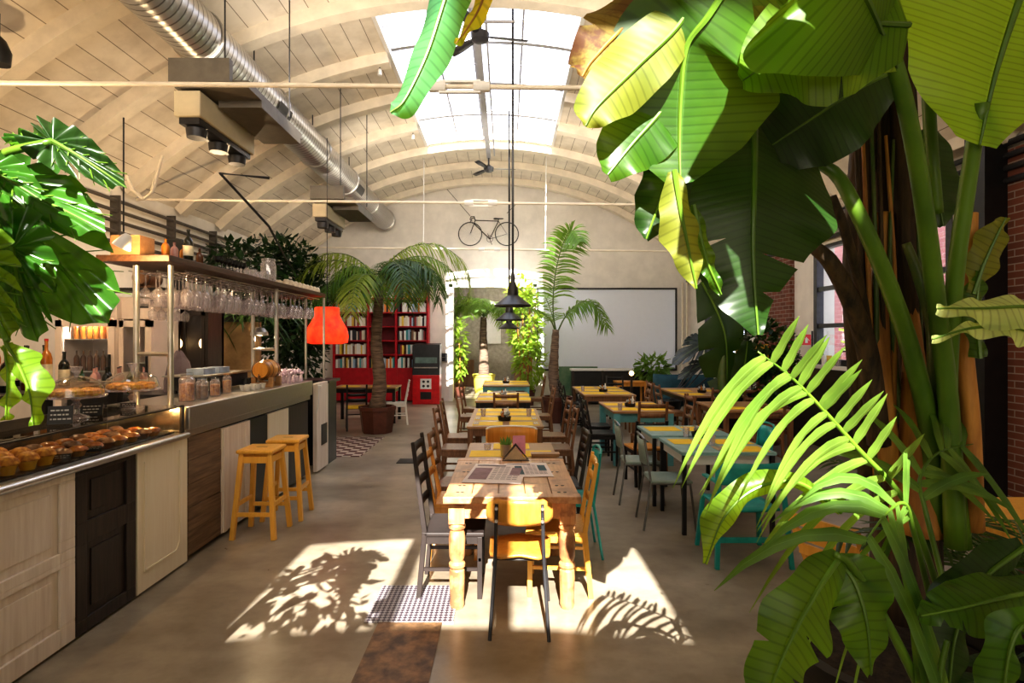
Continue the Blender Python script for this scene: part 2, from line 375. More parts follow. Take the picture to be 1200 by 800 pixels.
def wallwindow(n,wd,mull,trans):
    root=thing('window_%d'%n,None,None,(0,0,0)); root['kind']='structure'; x=XR+.05
    g=G(); t=.1
    g.box(x-.06,x+.06,wd[0],wd[0]+t,wd[2],wd[3]); g.box(x-.06,x+.06,wd[1]-t,wd[1],wd[2],wd[3]); g.box(x-.06,x+.06,wd[0],wd[1],wd[2],wd[2]+t); g.box(x-.06,x+.06,wd[0],wd[1],wd[3]-t,wd[3])
    for m,ww in mull: g.box(x-.055,x+.055,m-ww/2,m+ww/2,wd[2],wd[3])
    for z in trans: g.box(x-.04,x+.04,wd[0],wd[1],z-.035,z+.035)
    g.build('window_frame',M_dark,root)
    g=G(); g.box(x-.004,x+.004,wd[0],wd[1],wd[2],wd[3]); g.build('pane',M_glass,root)
    g=G(); g.box(XR-.12,XR+.35,wd[0]-.05,wd[1]+.05,wd[2]-.06,wd[2]); g.build('window_sill',M_wall,root)
wallwindow(3,W1,[(8.62,.14),(8.1,.06),(7.5,.14)],[2.0,2.62])
wallwindow(4,W2,[(13.7,.14)],[2.0,2.6])
# doorway frame
g=G(); g.box(DX0-.02,DX0+.1,YB-.06,YB+.27,0,DZ); g.box(DX1-.1,DX1+.02,YB-.06,YB+.27,0,DZ); g.box(DX0-.02,DX1+.02,YB-.06,YB+.27,DZ-.1,DZ+.02)
struct('door_1',g,M_white,smooth=0)
# room beyond the doorway
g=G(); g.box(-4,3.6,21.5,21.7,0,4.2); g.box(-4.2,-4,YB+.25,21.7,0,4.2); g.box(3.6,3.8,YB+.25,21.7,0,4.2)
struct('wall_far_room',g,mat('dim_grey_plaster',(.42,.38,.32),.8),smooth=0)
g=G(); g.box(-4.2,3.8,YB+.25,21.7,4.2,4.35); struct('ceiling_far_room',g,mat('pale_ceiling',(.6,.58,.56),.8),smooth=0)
g=G(); g.box(-.95,-.2,21.4,21.48,1.6,2.9); single('notice_board',g,M_white,'blank pale board on the far room wall behind the yellow potted palm','board')
single('sideboard',G().box(-2.6,-1.2,21.0,21.4,0,1.0),M_brown,'low brown sideboard in the far room, behind the sunlit green plant','sideboard'); single('sideboard',G().box(.3,1.6,21.0,21.4,0,1.1),M_brown,'brown sideboard in the far room, on the bamboo side of the doorway','sideboard')
lamp('far_room_lamp','POINT',(.0,18.6,3.7),160,(1,.93,.8),shadow_soft_size=.12)
lamp('wall_glow_fill','POINT',(.1,15.0,3.3),45,(1,.96,.9),shadow_soft_size=.05)  # added light without a fixture, widens the bright glow on the back wall
# tie rods with hangers
def tierod(n,y,z0,z1,lab,hang):
    xa,xb=XL,XR
    root=thing('tie_rod',lab,'tie rod',(0,y,z0),0,None)
    g=G(); g.cyl((xa+.02,y,z0),(xb-.02,y,z1),.021); g.build('rod',M_rib,root,off=root.location)
    zc=(z0+z1)/2; g=G()
    for dz in (-.045,.045): g.bar((-.58,y,zc+dz),(-.22,y,zc+dz),.03,.022)
    g.cyl((-.66,y,zc),(-.52,y,zc),.045); g.cyl((-.28,y,zc),(-.14,y,zc),.045)
    g.build('turnbuckle',M_white,root,off=root.location)
    for x in hang:
        g=G(); g.cyl((x,y,zc),(x+.02,y,arcz(x)),.012,n=6); g.build('hanger',M_white,root,off=root.location)
tierod(1,4.85,4.0,3.9,'cream steel tie rod crossing the hall, the one nearest the entrance',[])
tierod(2,8.96,4.0,3.88,'cream steel tie rod crossing the hall below the skylight',[])
tierod(3,13.6,4.0,3.88,'bright cream steel tie rod crossing the hall in front of the hanging bicycle',[-2.0,.95])
M_pipe=mat('grey_pipe',(.13,.115,.10),.5,.3)
# pipes along the walls
for k in range(5):
    g=G(); z=3.22+k*.155; g.cyl((XL+.10,2,z),(XL+.10,YB,z),.028,n=8)
    single('wall_pipe',g,M_pipe,'dark horizontal pipe on the bar side wall, %s from the bottom'%ORD[k],'pipe')
for k in range(4):
    g=G(); z=3.42+k*.13; g.cyl((XR-.10,1.5,z),(XR-.10,YB,z),.034,n=8)
    single('wall_pipe',g,M_dark,'dark horizontal pipe above the windows, %s from the bottom'%ORD[k],'pipe')
g=G()
for y in (4.2,5.6,7.0,8.4,9.8,11.2): g.box(XL,XL+.15,y-.012,y+.012,3.12,3.92)
struct('trim_21',g,M_pipe)
g=G(); g.box(XR-.22,XR,1.5,YB,3.92,4.06); struct('trim_22',g,M_rib)
for z,h in ((3.38,.05),):
    g=G(); g.box(XR-.05,XR,6.0,YB,3.33,3.40); struct('trim_23',g,M_rib)
# black steel column near the window
g=G(); g.box(4.98,5.22,5.86,6.12,0,arcz(5.0)+.1); struct('column_1',g,M_black,smooth=0)
# vertical pipes at back right corner
for k,x in enumerate((5.05,5.18)):
    g=G(); g.cyl((x,YB-.08,0),(x,YB-.08,3.4),.03,n=8); single('corner_pipe',g,M_rib,'thin cream vertical pipe in the corner beside the projection screen, %s from the screen'%ORD[k],'pipe')
g=G(); g.box(XR-.12,XR,6.1,10.2,0,1.28); struct('trim_24',g,wood('black_wainscot',(.012,.010,.008),(.035,.028,.02),.5,'y'))
# floor inserts
g=G(); g.box(-.89,-.33,3.53,4.05,.001,.009); single('tread_plate',g,checker_mat('studded_steel',(.07,.05,.07),(.42,.40,.42),44,True,.3,.4,.6),'studded steel plate set in the floor beside the rustic pine table','floor plate',smooth=0)
g=G(); g.box(-.80,-.40,1.2,3.53,.001,.006); single('floor_strip',g,mat('patched_brown_concrete',(.30,.17,.08),.5,c2=(.07,.04,.02),scale=9),'brown stained strip of patched concrete running up to the steel plate','floor patch',smooth=0)
g=G(); g.box(-3.3,-2.2,8.5,10.2,.001,.007); single('tiled_patch',g,checker_mat('red_white_tiles',(.55,.50,.44),(.10,.03,.03),7.5,False,0,.35),'patch of small white and dark red floor tiles behind the bar end','floor patch',smooth=0)
g=G(); g.cbox(-1.42,8.2,.001,.3,.3,.008); single('drain_cover',g,M_dark,'small dark square drain cover in the floor of the aisle','drain cover',smooth=0)
# outdoors: brick house and hedge across the yard
g=G(); g.box(13,13.3,-2,30,-.2,9); struct('outside_wall',g,brick_mat('sunny_brick',(.30,.10,.085),(.24,.08,.07),(.36,.25,.22),.5,.16),smooth=0)
g=G(); g.box(5.7,30,-6,34,-.3,-.1); struct('outside_ground',g,mat('yard_gravel',(.25,.23,.2),.9),smooth=0)
# ================================================================ bar counter
FX=-2.53
bar=thing('bar_counter','long bar counter clad in salvaged door panels with a steel worktop','bar counter',(-2.9,5,0))
o=bar.location
def bp(name,g,m,lab=None,par=None,**k):
    ob=g.build(name,m,par or bar,off=o,**k)
    if lab: ob['label']=lab
    return ob
def panelled(g,y0,y1,z0,z1,rects,x=FX,d=.018):
    """board with raised frame around recessed rectangles"""
    g.box(x-.03,x-d,y0,y1,z0,z1)
    ys=[y0]+sorted({r[k] for r in rects for k in (0,1)})+[y1]
    zs_=[z0]+sorted({r[k] for r in rects for k in (2,3)})+[z1]
    for a,b_ in zip(ys,ys[1:]):
        for c,d_ in zip(zs_,zs_[1:]):
            my,mz=(a+b_)/2,(c+d_)/2
            if any(r[0]<my<r[1] and r[2]<mz<r[3] for r in rects): continue
            g.box(x-d,x,a,b_,c,d_)
    for r in rects:
        if (r[1]-r[0])>.2: g.box(x-d,x-d*.55,r[0]+.05,r[1]-.05,r[2]+.05,r[3]-.05)
g=G(); g.box(FX-.75,FX-.035,2.0,7.25,.04,1.0); bp('carcass',g,M_blackw,smooth=0)
g=G(); panelled(g,2.0,3.31,.02,1.0,[(2.12,2.5,.62,.95),(2.12,2.5,.14,.5),(2.62,2.98,.62,.95),(2.62,2.98,.14,.5),(3.02,3.2,.58,.96),(2.64,3.2,.13,.46)][:2]+[(2.66,3.2,.56,.96),(2.66,3.2,.13,.47)]); bp('door_panel',g,M_pinkwhite,'whitewashed salvaged door with recessed panels',bevel=.004,smooth=0)
g=G(); panelled(g,3.32,3.85,.02,1.0,[(3.40,3.76,.68,.97),(3.40,3.76,.10,.55)]); bp('door_panel',g,M_darkwood,'black-brown salvaged door with two recessed panels',bevel=.003,smooth=0)
g=G(); g.box(FX-.03,FX,3.86,4.47,.02,1.0)
for a,b_ in (((3.94,.16),(4.32,.16)),((3.94,.16),(3.94,.92)),((4.36,.22),(4.36,.92)),((4.32,.16),(4.36,.22))): g.bar((FX+.003,a[0],a[1]),(FX+.003,b_[0],b_[1]),.012,.012,up=(1,0,0))
g.box(FX-.001,FX+.004,3.86,3.875,.02,1.0)
bp('door_panel',g,M_cream,'plain cream painted panel with thin moulding',smooth=0)
g=G()
for k in range(5): g.box(FX-.03,FX-R.random()*.006,4.49,5.0,.05+k*.19,.235+k*.19)
bp('plank_panel',g,M_plank,'brown horizontal barn planks',smooth=0)
g=G(); g.box(FX-.03,FX,5.01,5.56,.05,.98); g.box(FX,FX+.012,5.03,5.1,.05,.98); g.box(FX,FX+.012,5.46,5.54,.05,.98); bp('door_panel',g,M_pinkwhite,'narrow weathered white door',smooth=0)
g=G(); g.box(FX-.03,FX-.005,5.57,5.98,.05,.98); bp('door_panel',g,M_blackw,smooth=0)
g=G(); g.box(FX-.03,FX,5.99,6.55,.05,.98); bp('door_panel',g,M_cream,smooth=0)
g=G(); g.box(FX-.03,FX-.02,6.55,7.25,.05,.98); bp('door_panel',g,M_darkwood,smooth=0)
g=G(); g.box(FX-.75,FX+.02,2.0,4.44,1.0,1.045); g.cyl((FX+.02,2.0,1.025),(FX+.02,4.44,1.025),.024); bp('worktop',g,M_steel,bevel=.003)
g=G(); g.box(FX-.72,FX+.03,4.45,7.28,1.06,1.245); g.box(FX-.7,FX,4.45,7.28,1.0,1.06); bp('worktop',g,M_steel,'raised steel worktop with a deep apron',bevel=.006)
# glass pastry case on the lower worktop
case=thing('pastry_case','low glass pastry display case at the near end of the bar','display case',(-2.85,3.2,1.046)); co_=case.location
g=G(); g.box(FX-.012,FX-.004,2.0,4.42,1.046,1.25); g.box(FX-.5,FX-.004,4.41,4.42,1.046,1.25); g.build('glass_front',M_glassd,case,off=co_,smooth=0)
g=G(); g.box(FX-.62,FX-.02,2.0,4.40,1.25,1.262); g.build('glass_top',M_glassd,case,off=co_,smooth=0)
g=G(); g.box(FX-.022,FX-.002,2.0,4.43,1.246,1.256); g.box(FX-.63,FX-.61,2.0,4.43,1.046,1.262); g.box(FX-.02,FX,4.40,4.43,1.046,1.26); g.build('case_frame',M_dark,case,off=co_,smooth=0)
g=G(); g.box(FX-.55,FX-.05,2.05,4.38,1.047,1.058); g.build('tray',M_dark,case,off=co_,smooth=0)
# pastries, three rows
def muffin(r=.052,h=.06):
    return [(r*.62,0),(r*.8,h*.5),(r*.95,h*.75)],[(r*1.04,h*.74),(r*1.08,h*.85),(r*.9,h*1.15),(r*.5,h*1.38),(r*.12,h*1.45)]
mcup={'golden':mat('golden_muffin_cup',(.88,.46,.03),.7,c2=(.9,.58,.08)),'tart':mat('pale_pastry_shell',(.72,.42,.15),.7,c2=(.5,.24,.06)),'choc':mat('brown_cake_cup',(.20,.09,.04),.6)}
mtop={'golden':mat('golden_muffin_top',(.85,.45,.06),.55,c2=(.35,.10,.02),scale=40),'tart':mat('glazed_tart_top',(.78,.34,.06),.3,c2=(.30,.07,.02),scale=30),'choc':mat('chocolate_top',(.10,.04,.02),.4,c2=(.35,.18,.08),scale=30)}
protos={}
def pastry(kind,loc,label):
    if kind not in protos:
        a,b_=muffin(h={'golden':.07,'tart':.045,'choc':.05}[kind]); t=thing('pastry',label,'pastry',loc); t['group']='pastries in the glass case'
        G().lathe(a,n=14).build('paper_cup' if kind!='tart' else 'crust',mcup[kind],t); G().lathe(b_,n=14).build('topping',mtop[kind],t); protos[kind]=t
    place(0,protos[kind],loc,0,label,'pastries in the glass case')
desc={'golden':'golden muffin','tart':'glazed fruit tart','choc':'chocolate cake'}
for r_,x in enumerate((FX-.11,FX-.25,FX-.39)):
    k=0; y=2.62
    while y<4.3:
        kind='golden' if y<3.28 else ('choc' if (k+r_)%3==0 else 'tart')
        pastry(kind,(x+R.uniform(-.008,.008),y,1.059),'%s in the %s row behind the glass, %s from the entrance end'%(desc[kind],('front','middle','back')[r_],ORD[k]))
        y+=.122; k+=1
# little black price cards
M_chalk=mat('chalk_lettering',(.75,.75,.72),.8)
def card(px,py,Y,w,h,label,n=3):
    c=P(px,py,Y); t=thing('price_card',label,'price card',c)
    G().box(-w/2,w/2,-.003,.003,0,h).build('card',M_black,t,smooth=0)
    g=G()
    for k in range(n):
        x=-w*.38
        while x<w*.3:
            l=R.uniform(.008,.022); g.box(x,x+l,-.0045,-.003,h*(.72-.24*k),h*(.80-.24*k)); x+=l+.006
    g.build('chalk_marks',M_chalk,t,smooth=0); t.rotation_euler=(math.radians(-12),0,math.radians(20))
card(70,497,3.4,.13,.11,'black price card with white writing under the first cake stand')
card(107,487,3.85,.13,.085,'wide black price card behind the glass between the cake stands')
card(150,479,4.15,.10,.045,'small black price card below the second cake stand',2)
card(72,541,3.30,.09,.045,'small black price card standing before the golden muffins',2)
card(110,529,3.55,.08,.035,'small black price card standing before the fruit tarts',2)
# cake stands with domes
def cakestand(loc,r,label,piecelab):
    t=thing('cake_stand',label,'cake stand',loc)
    G().lathe([(.075,0),(.07,.012),(.022,.03),(.016,.06),(.030,.085),(.016,.105),(.03,.128),(r,.136),(r+.008,.150),(r-.01,.147),(.01,.142)],n=28,capt=False).build('stand',M_wine,t)
    d=G().lathe([(r-.012,.148),(r-.014,.18),(r*.85,.225),(r*.5,.262),(.03,.275)],n=28,capb=False).build('glass_dome',M_dome,t)
    G().lathe([(.012,.272),(.014,.285),(.032,.32),(.036,.335),(.0,.338)],n=14).build('knob',M_wine,d)
    for k in range(9):
        a=2*PI*k/8 if k<8 else 0; rr=r*.62 if k<8 else 0
        p=single('sweet_pastry',G().lathe([(.04,0),(.052,.014),(.045,.034),(.018,.044)],n=12,o=(loc[0]+rr*math.cos(a),loc[1]+rr*math.sin(a),loc[2]+.149)),mtop['golden'],'%s, %s counted around the plate'%(piecelab,ORD[k]) if k<8 else piecelab+', the one in the middle','pastry',group=piecelab+' pastries')
cakestand((-2.80,3.67,1.264),.165,'glass cake stand with domed lid, the nearer one on the pastry case','round golden pastry under the nearer dome')
cakestand((-2.78,4.19,1.264),.185,'glass cake stand with domed lid beside the shelf post','round golden pastry under the dome beside the shelf post')
# storage jars
def bottle(g,r,h,neck=.3):
    return g.lathe([(r*.9,0),(r,.01*h/.3),(r,h*(.62)),(r*.75,h*.72),(r*neck,h*.80),(r*neck,h*.97),(r*neck*1.15,h*.975),(r*neck*1.15,h)],n=14)
for k,(px,base,Y,r,h,fill) in enumerate(((219,473,4.85,.062,.24,'tart'),(237,471,5.02,.05,.19,'choc'),(252,468,5.3,.045,.17,'tart'),(266,463,5.6,.042,.19,'golden'))):
    p=P(px,base,Y); p=V((p.x,Y,1.246)); lab=('tall clip-top glass jar of dried orange slices beside the shelf post','squat glass jar of dark dried fruit','glass jar half full of reddish sweets','slim stoppered glass bottle jar of syrup')[k]
    t=thing('storage_jar',lab,'jar',p)
    G().lathe([(r,0),(r,h*.78),(r*.75,h*.86),(r*.75,h*.93)],n=18,capt=False).build('glass_body',M_wine,t)
    G().lathe([(r*.8,h*.93),(r*.8,h),(r*.3,h*1.03)],n=18).build('lid',M_glass if k!=3 else M_tanw,t)
    G().lathe([(r*.93,.005),(r*.93,h*.62),(r*.4,h*.66)],n=14).build('contents',mtop[fill],t)
# bottles on the shelf behind the case
shelf=single('back_shelf',G().box(-4.1,-3.35,2.4,5.0,1.36,1.40).box(-4.08,-4.03,2.42,2.5,0,1.36).box(-3.45,-3.37,4.88,4.96,0,1.36).box(-4.08,-3.99,4.88,4.96,0,1.36).box(-3.45,-3.37,2.42,2.5,0,1.36),M_blackw,'dark open bottle shelf standing behind the pastry case','shelf',smooth=0)
bcols=[('black glass',mat('dark_bottle_glass',(.012,.014,.01),.12)),('green glass',mat('green_bottle_glass',(.02,.07,.02),.12)),('amber',mat('amber_spirit',(.45,.16,.02),.12)),('clear pink',mat('pink_gin_bottle',(.62,.32,.28),.15)),('brown glass',mat('brown_bottle_glass',(.12,.04,.01),.12))]
M_label=mat('bottle_label_paper',(.72,.66,.5),.7)
bproto={}
def bot(kind,loc,label,r=.038,h=.3,group=None,small=False):
    key=(kind,small,round(h,2))
    if key not in bproto:
        t=thing('bottle',label,'bottle',loc); bottle(G(),r,h).build('bottle_body',bcols[kind][1],t)
        if not small: G().lathe([(r*1.02,h*.18),(r*1.02,h*.5)],n=14,capb=False,capt=False).build('label',M_label,t); G().cyl((0,0,h*.985),(0,0,h*1.03),r*.36).build('cap',M_red if kind==2 else M_dark,t)
        bproto[key]=t
    return place(0,bproto[key],loc,R.random()*6,label,group)
rows_=[(-3.55,2.95,[0,4,2,3,0,1,0,4,2,0]),(-3.75,3.0,[3,3,1,0,3,2,0,3,4,1]),(-3.95,2.95,[1,3,0,2,3,3,0,3,2,0])]
for r_,(x,y,ks) in enumerate(rows_):
    for i,k in enumerate(ks):
        bot(k,(x,y+i*.175,1.401),'%s bottle on the shelf behind the pastries, %s row, %s along'%(bcols[k][0],('front','middle','rear')[r_],ORD[i]),h=.27+.05*(k%3),group='bottles behind the pastry case')
# steel-pipe rack with hanging glasses
rack=thing('glass_rack','steel pipe rack over the bar with a dark wood shelf','bar rack',(-2.78,6.2,1.246)); ro=rack.location
for x,y in ((-2.65,4.45),(-2.92,4.45),(-2.65,6.5),(-2.92,6.5)):
    G().cyl((x,y,1.246),(x,y,2.36),.022).lathe([(.045,1.246),(.045,1.256)],(x,y,0)).build('post',M_chrome,rack,off=ro)
for y in (4.45,6.5): G().cyl((-2.92,y,1.66),(-2.65,y,1.66),.017).build('cross_bar',M_chrome,rack,off=ro)
G().box(-3.12,-2.56,4.28,8.0,2.37,2.42).build('shelf_board',wood('shelf_board_wood',(.045,.02,.01),(.13,.06,.03),.5,'y'),rack,off=ro,bevel=.005,smooth=0)
g=G()
for k in range(5): g.cyl((-3.08+k*.115,4.6,2.335),(-3.08+k*.115,7.9,2.335),.006,n=6)
g.build('hanging_rails',M_chrome,rack,off=ro)
wg=None
for r_ in range(4):
    for i in range(22):
        if r_==3 and i%4==3: continue
        y=4.72+i*.143; x=-3.02+r_*.115; lab='upside-down wine glass, %s line from the aisle, %s along from the near post'%(ORD[3-r_],ORD[i] if i<20 else 'twenty-%s'%ORD[i-20])
        if wg is None:
            wg=single('wine_glass',G().lathe([(.034,0),(.032,-.004),(.004,-.010),(.0035,-.085),(.018,-.10),(.036,-.13),(.038,-.155),(.030,-.205)],(x,y,2.33),n=12,capb=True,capt=False),M_wine,lab,'wine glass','hanging wine glasses'); wg.scale=(1.3,1.3,1.35); wg.location.z=2.33-.205*1.35; z0=wg.location.z
        else:
            q=wg.copy(); col.objects.link(q); q.location=(x,y,z0); q['label']=lab
# second tier of tumblers on hooks lower down
for i in range(5):
    single('wine_glass',G().lathe([(.034,0),(.004,-.010),(.0035,-.07),(.034,-.10),(.036,-.13),(.028,-.17)],(-2.98,4.75+i*.12,2.11),n=12,capt=False),M_wine,'upside-down wine glass in the short lower line near the first post, %s along'%ORD[i],'wine glass','lower hanging wine glasses')
single('lower_rail',G().cyl((-2.98,4.5,2.12),(-2.98,5.5,2.12),.006,n=6).cyl((-2.98,4.5,2.12),(-2.98,4.5,2.37),.004,n=6).cyl((-2.98,5.5,2.12),(-2.98,5.5,2.37),.004,n=6),M_chrome,'thin lower rail holding a short line of wine glasses','rail')
# on top of the rack shelf
def shelf_item(y,x=-2.8): return (x,y,2.421)
t=single('shelf_box',G().box(-3.05,-2.82,4.34,4.52,2.421,2.58),M_tanw,'small tan wooden box at the near end of the rack shelf','box',smooth=0)
for i,(y,k,h) in enumerate(((4.5,2,.16),(4.62,3,.15),(4.75,2,.15),(5.0,4,.16))): bot(k,shelf_item(y,-2.72),'short %s bottle on the rack shelf, %s from the wooden box'%(bcols[k][0],ORD[i]),r=.03,h=h,small=True,group='short bottles on the rack shelf')
bot(0,shelf_item(4.68,-2.64),'tall black bottle at the edge of the rack shelf',h=.26)
single('speaker',G().box(-3.0,-2.85,4.95,5.12,2.421,2.66),M_black,'small black upright speaker on the rack shelf','speaker',smooth=0,bevel=.008)
for i in range(8): single('goblet',G().lathe([(.03,0),(.004,.012),(.004,.05),(.03,.075),(.033,.11)],(-2.62,5.12+i*.07,2.421),n=10,capt=False),M_black,'small black goblet on the rack shelf, %s from the speaker'%ORD[i],'goblet','black goblets on the rack shelf')
single('large_jar',G().lathe([(.085,0),(.085,.2),(.07,.235),(.07,.25),(.078,.252),(.078,.275)],(-2.72,6.45,2.421),n=20),M_wine,'large lidded glass jar on the middle of the rack shelf','jar')
for i in range(6): single('tumbler',G().lathe([(.035,0),(.042,.09)],(-2.66-.1*(i%2),5.72+i*.1,2.421),n=12,capt=False),M_wine,'clear tumbler on the rack shelf, %s towards the large jar'%ORD[i],'tumbler','tumblers on the rack shelf')
M_cup=mat('beige_china',(.70,.60,.46),.4)
for i in range(18): single('china_cup',G().lathe([(.04,0),(.045,.012),(.034,.06),(.022,.07)],(-2.62-.12*(i%2),6.72+i*.068,2.421),n=10),M_cup,'upturned beige china cup on the rack shelf, %s from the large jar'%ORD[i],'cup','china cups on the rack shelf')
# wooden keg on a cradle
kg=thing('wooden_keg','small wooden spirit keg lying on a cradle on the bar','keg',(-2.70,6.35,1.246))
rot=Matrix.Rotation(PI/2,3,'X'); prof=[(.085,-.17),(.10,-.12),(.112,-.04),(.112,.04),(.10,.12),(.085,.17)]
G().lathe(prof,(0,0,.19),n=24,mtx=rot).build('keg_body',M_orange,kg)
for z in (-.145,-.07,.07,.145):
    r=.085+.027*math.cos(z/.17*1.2)+.002; G().lathe([(r,z-.009),(r+.003,z),(r,z+.009)],(0,0,.19),n=24,capb=False,capt=False,mtx=rot).build('hoop',M_brown,kg)
for y in (-.1,.1): G().box(-.12,.12,y-.02,y+.02,0,.05).box(-.12,-.07,y-.02,y+.02,.05,.11).box(.07,.12,y-.02,y+.02,.05,.11).build('cradle',M_tanw,kg,smooth=0)
G().cyl((0,-.17,.12),(0,-.22,.12),.008).cyl((0,-.205,.10),(0,-.205,.15),.006).build('tap',M_brown,kg)
# espresso machine with cup trays
em=thing('espresso_machine','low steel espresso machine with cups stacked along its top','espresso machine',(-3.05,5.9,1.246))
G().box(-.22,.14,-.45,.45,.03,.16).build('machine_body',M_dark,em,bevel=.01,smooth=0); G().box(-.25,.17,-.5,.5,.165,.18).build('top_tray',M_chrome,em,smooth=0)
for x in (-.18,.1):
    for y in (-.4,.4): G().cyl((x,y,0),(x,y,.03),.02).build('foot',M_black,em)
for i in range(2):
    single('cup_tray',G().box(-3.15,-2.98,5.55+i*.3,5.77+i*.3,1.427,1.485),mat('pale_blue_plastic',(.45,.56,.75),.5),'pale blue plastic tub on the espresso machine, %s from the entrance'%ORD[i],'tub',smooth=0)
single('folded_cloth',G().lathe([(.15,0),(.15,.12),(.11,.32),(.03,.45)],(-3.6,6.2,1.201),n=8),mat('mauve_grey_cloth',(.20,.16,.19),.9),'mauve grey draped cloth hump behind the espresso machine','cloth')
for i in range(7): single('espresso_cup',G().lathe([(.022,0),(.034,.055),(.030,.055),(.02,.008)],(-2.64-.075*(i%2),5.75+i*.06,1.246),n=10,capt=False),M_white,'white espresso cup on the bar near the keg, %s along'%ORD[i],'cup','espresso cups on the bar')
for i in range(3): single('metal_mug',G().lathe([(.04,0),(.035,.1),(.03,.1),(.035,.008)],(-2.86,6.18+i*.1,1.246),n=12,capt=False),M_dark,'dark metal mug behind the espresso cups, %s along'%ORD[i],'mug','dark mugs on the bar')
M_lil=mat('lilac_petals',(.50,.36,.46),.6,c2=(.72,.6,.66),scale=20)
for i in range(12):
    x=-2.6-.09*(i%3); y=6.75+.13*(i//3); g=G()
    for q in range(7): g.ball((x+R.uniform(-.035,.035),y+R.uniform(-.035,.035),1.36+R.uniform(-.02,.035)),.018,6)
    g.lathe([(.028,0),(.02,.08)],(x,y,1.246),n=8)
    single('flower_cup',g,M_lil,'cup of dusty lilac flowers on the bar end, %s row, %s along'%(ORD[i%3],ORD[i//3]),'flowers','lilac flower cups')
# bar end unit beyond the staff gap
be=thing('bar_end_cabinet','tall narrow cabinet closing the far end of the bar, white door and black side','cabinet',(-2.75,7.95,0)); q=be.location
G().box(-3.1,-2.53,7.92,8.4,0,1.16).build('cabinet_body',M_black,be,off=q,smooth=0)
g=G(); g.box(-2.555,-2.50,7.45,7.92,.02,1.19); g.build('door',M_pinkwhite,be,off=q,smooth=0,bevel=.004)['label']='narrow white weathered door with a dark vent'
G().box(-2.5,-2.495,7.62,7.86,.34,.62).build('vent',M_black,be,off=q,smooth=0)
G().box(-3.12,-2.48,7.9,8.42,1.16,1.20).build('cabinet_top',M_dark,be,off=q,smooth=0)
g=G(); g.cyl((-2.54,7.5,1.15),(-2.46,7.5,1.15),.012,n=8); g.tube([(-2.48,7.46,1.15),(-2.46,7.4,.95),(-2.5,7.42,.8)],.006); g.build('hose',M_white,be,off=q)
for i,x in enumerate((-2.88,-2.62)): single('lamp_post',G().cyl((x,8.1,1.2),(x,8.1,2.37),.018),M_chrome,'thin steel post rising from the bar end cabinet, %s from the aisle'%ORD[1-i],'post')
# red lantern lamp
rl=thing('red_lamp','big glowing red fabric lamp shade hanging past the bar end','lamp',(-2.78,8.75,1.7))
m,t_,b_=nt('glowing_red_fabric'); oc,f,_=noise_col(t_,(.75,.015,.004),(1,.06,.01),7,3); L(t_,oc,b_.inputs['Base Color']); L(t_,oc,b_.inputs['Emission Color']); b_.inputs['Emission Strength'].default_value=.75; b_.inputs['Roughness'].default_value=.7
g=G().lathe([(.22,0),(.31,.02),(.325,.12),(.30,.24),(.24,.34),(.19,.44),(.185,.56),(.17,.57)],n=28); g.build('shade',m,rl)
G().cyl((0,0,.56),(0,0,3.2),.006,n=6).build('cord',M_black,rl)
# fridges and back bar
def fridge(px0,px1,top,Y,label,fill):
    a=P(px0,top,Y); b2=P(px1,top,Y); wd=b2.x-a.x; h=a.z; t=thing('drinks_fridge',label,'fridge',(a.x+wd/2,Y,0)); m=M_fr
    g=G(); e=.045; x0,x1=-wd/2,wd/2
    g.box(x0,x1,.0,.55,0,.1); g.box(x0,x1,0,.55,h-.26,h); g.box(x0,x0+e,0,.55,.1,h-.26); g.box(x1-e,x1,0,.55,.1,h-.26); g.box(x0,x1,.5,.55,.1,h-.26)
    g.build('cabinet_body',m,t,smooth=0,bevel=.006)
    g=G(); f=.075; z0,z1=.12,h-.28
    g.box(x0,x0+f,-.045,-.002,z0,z1); g.box(x1-f,x1,-.045,-.002,z0,z1); g.box(x0,x1,-.045,-.002,z0,z0+f); g.box(x0,x1,-.045,-.002,z1-f,z1)
    dr=g.build('door',m,t,smooth=0); G().box(x0+f,x1-f,-.03,-.024,z0+f,z1-f).build('door_glass',M_glass,dr,smooth=0)
    G().cyl((x1-f*.5,-.075,1.1),(x1-f*.5,-.075,1.6),.014).build('handle',M_black,dr)
    G().box(x1-.2,x1-.06,-.006,0,h-.13,h-.08).build('thermostat',M_black,t,smooth=0)
    for z in fill: G().box(x0+e,x1-e,.03,.48,z-.012,z).build('shelf',M_chrome,t,smooth=0)
    return t,wd
M_fr=mat('pinkish_white_enamel',(.80,.66,.56),.35,var=.03)
fr,wd=fridge(68,137,347,6.6,'tall white glass-door fridge full of bottles behind the bar',(1.02,1.4,1.78))
n_=0
for s_,z in enumerate((1.021,1.401,1.781)):
    for i in range(7):
        bot((2,4,2)[s_],(fr.location.x-.24+i*.08,6.75,z),'%s drink bottle in the glass-door fridge, %s shelf up, %s in line'%(('orange','brown','amber')[s_],ORD[s_],ORD[i]),r=.03,h=.24,small=True,group='bottles in the glass-door fridge')
f2,wd2=fridge(140,180,348,6.68,'narrow white glass-door fridge beside the taller bottle fridge',(1.1,1.5))
for i in range(4): bot((1,3,0,1)[i],(f2.location.x-.12+i*.08,6.85,1.101),'%s bottle in the narrow fridge, %s in line'%(bcols[(1,3,0,1)[i]][0],ORD[i]),r=.03,h=.24,small=True)
lamp('fridge_lamp','POINT',(fr.location.x,6.65,2.0),10,(1,.9,.75),shadow_soft_size=.03)
single('red_sign_panel',G().box(f2.location.x-.13,f2.location.x+.13,7.1,7.11,1.55,1.95),M_red,'red printed panel inside the narrow fridge','panel',smooth=0)
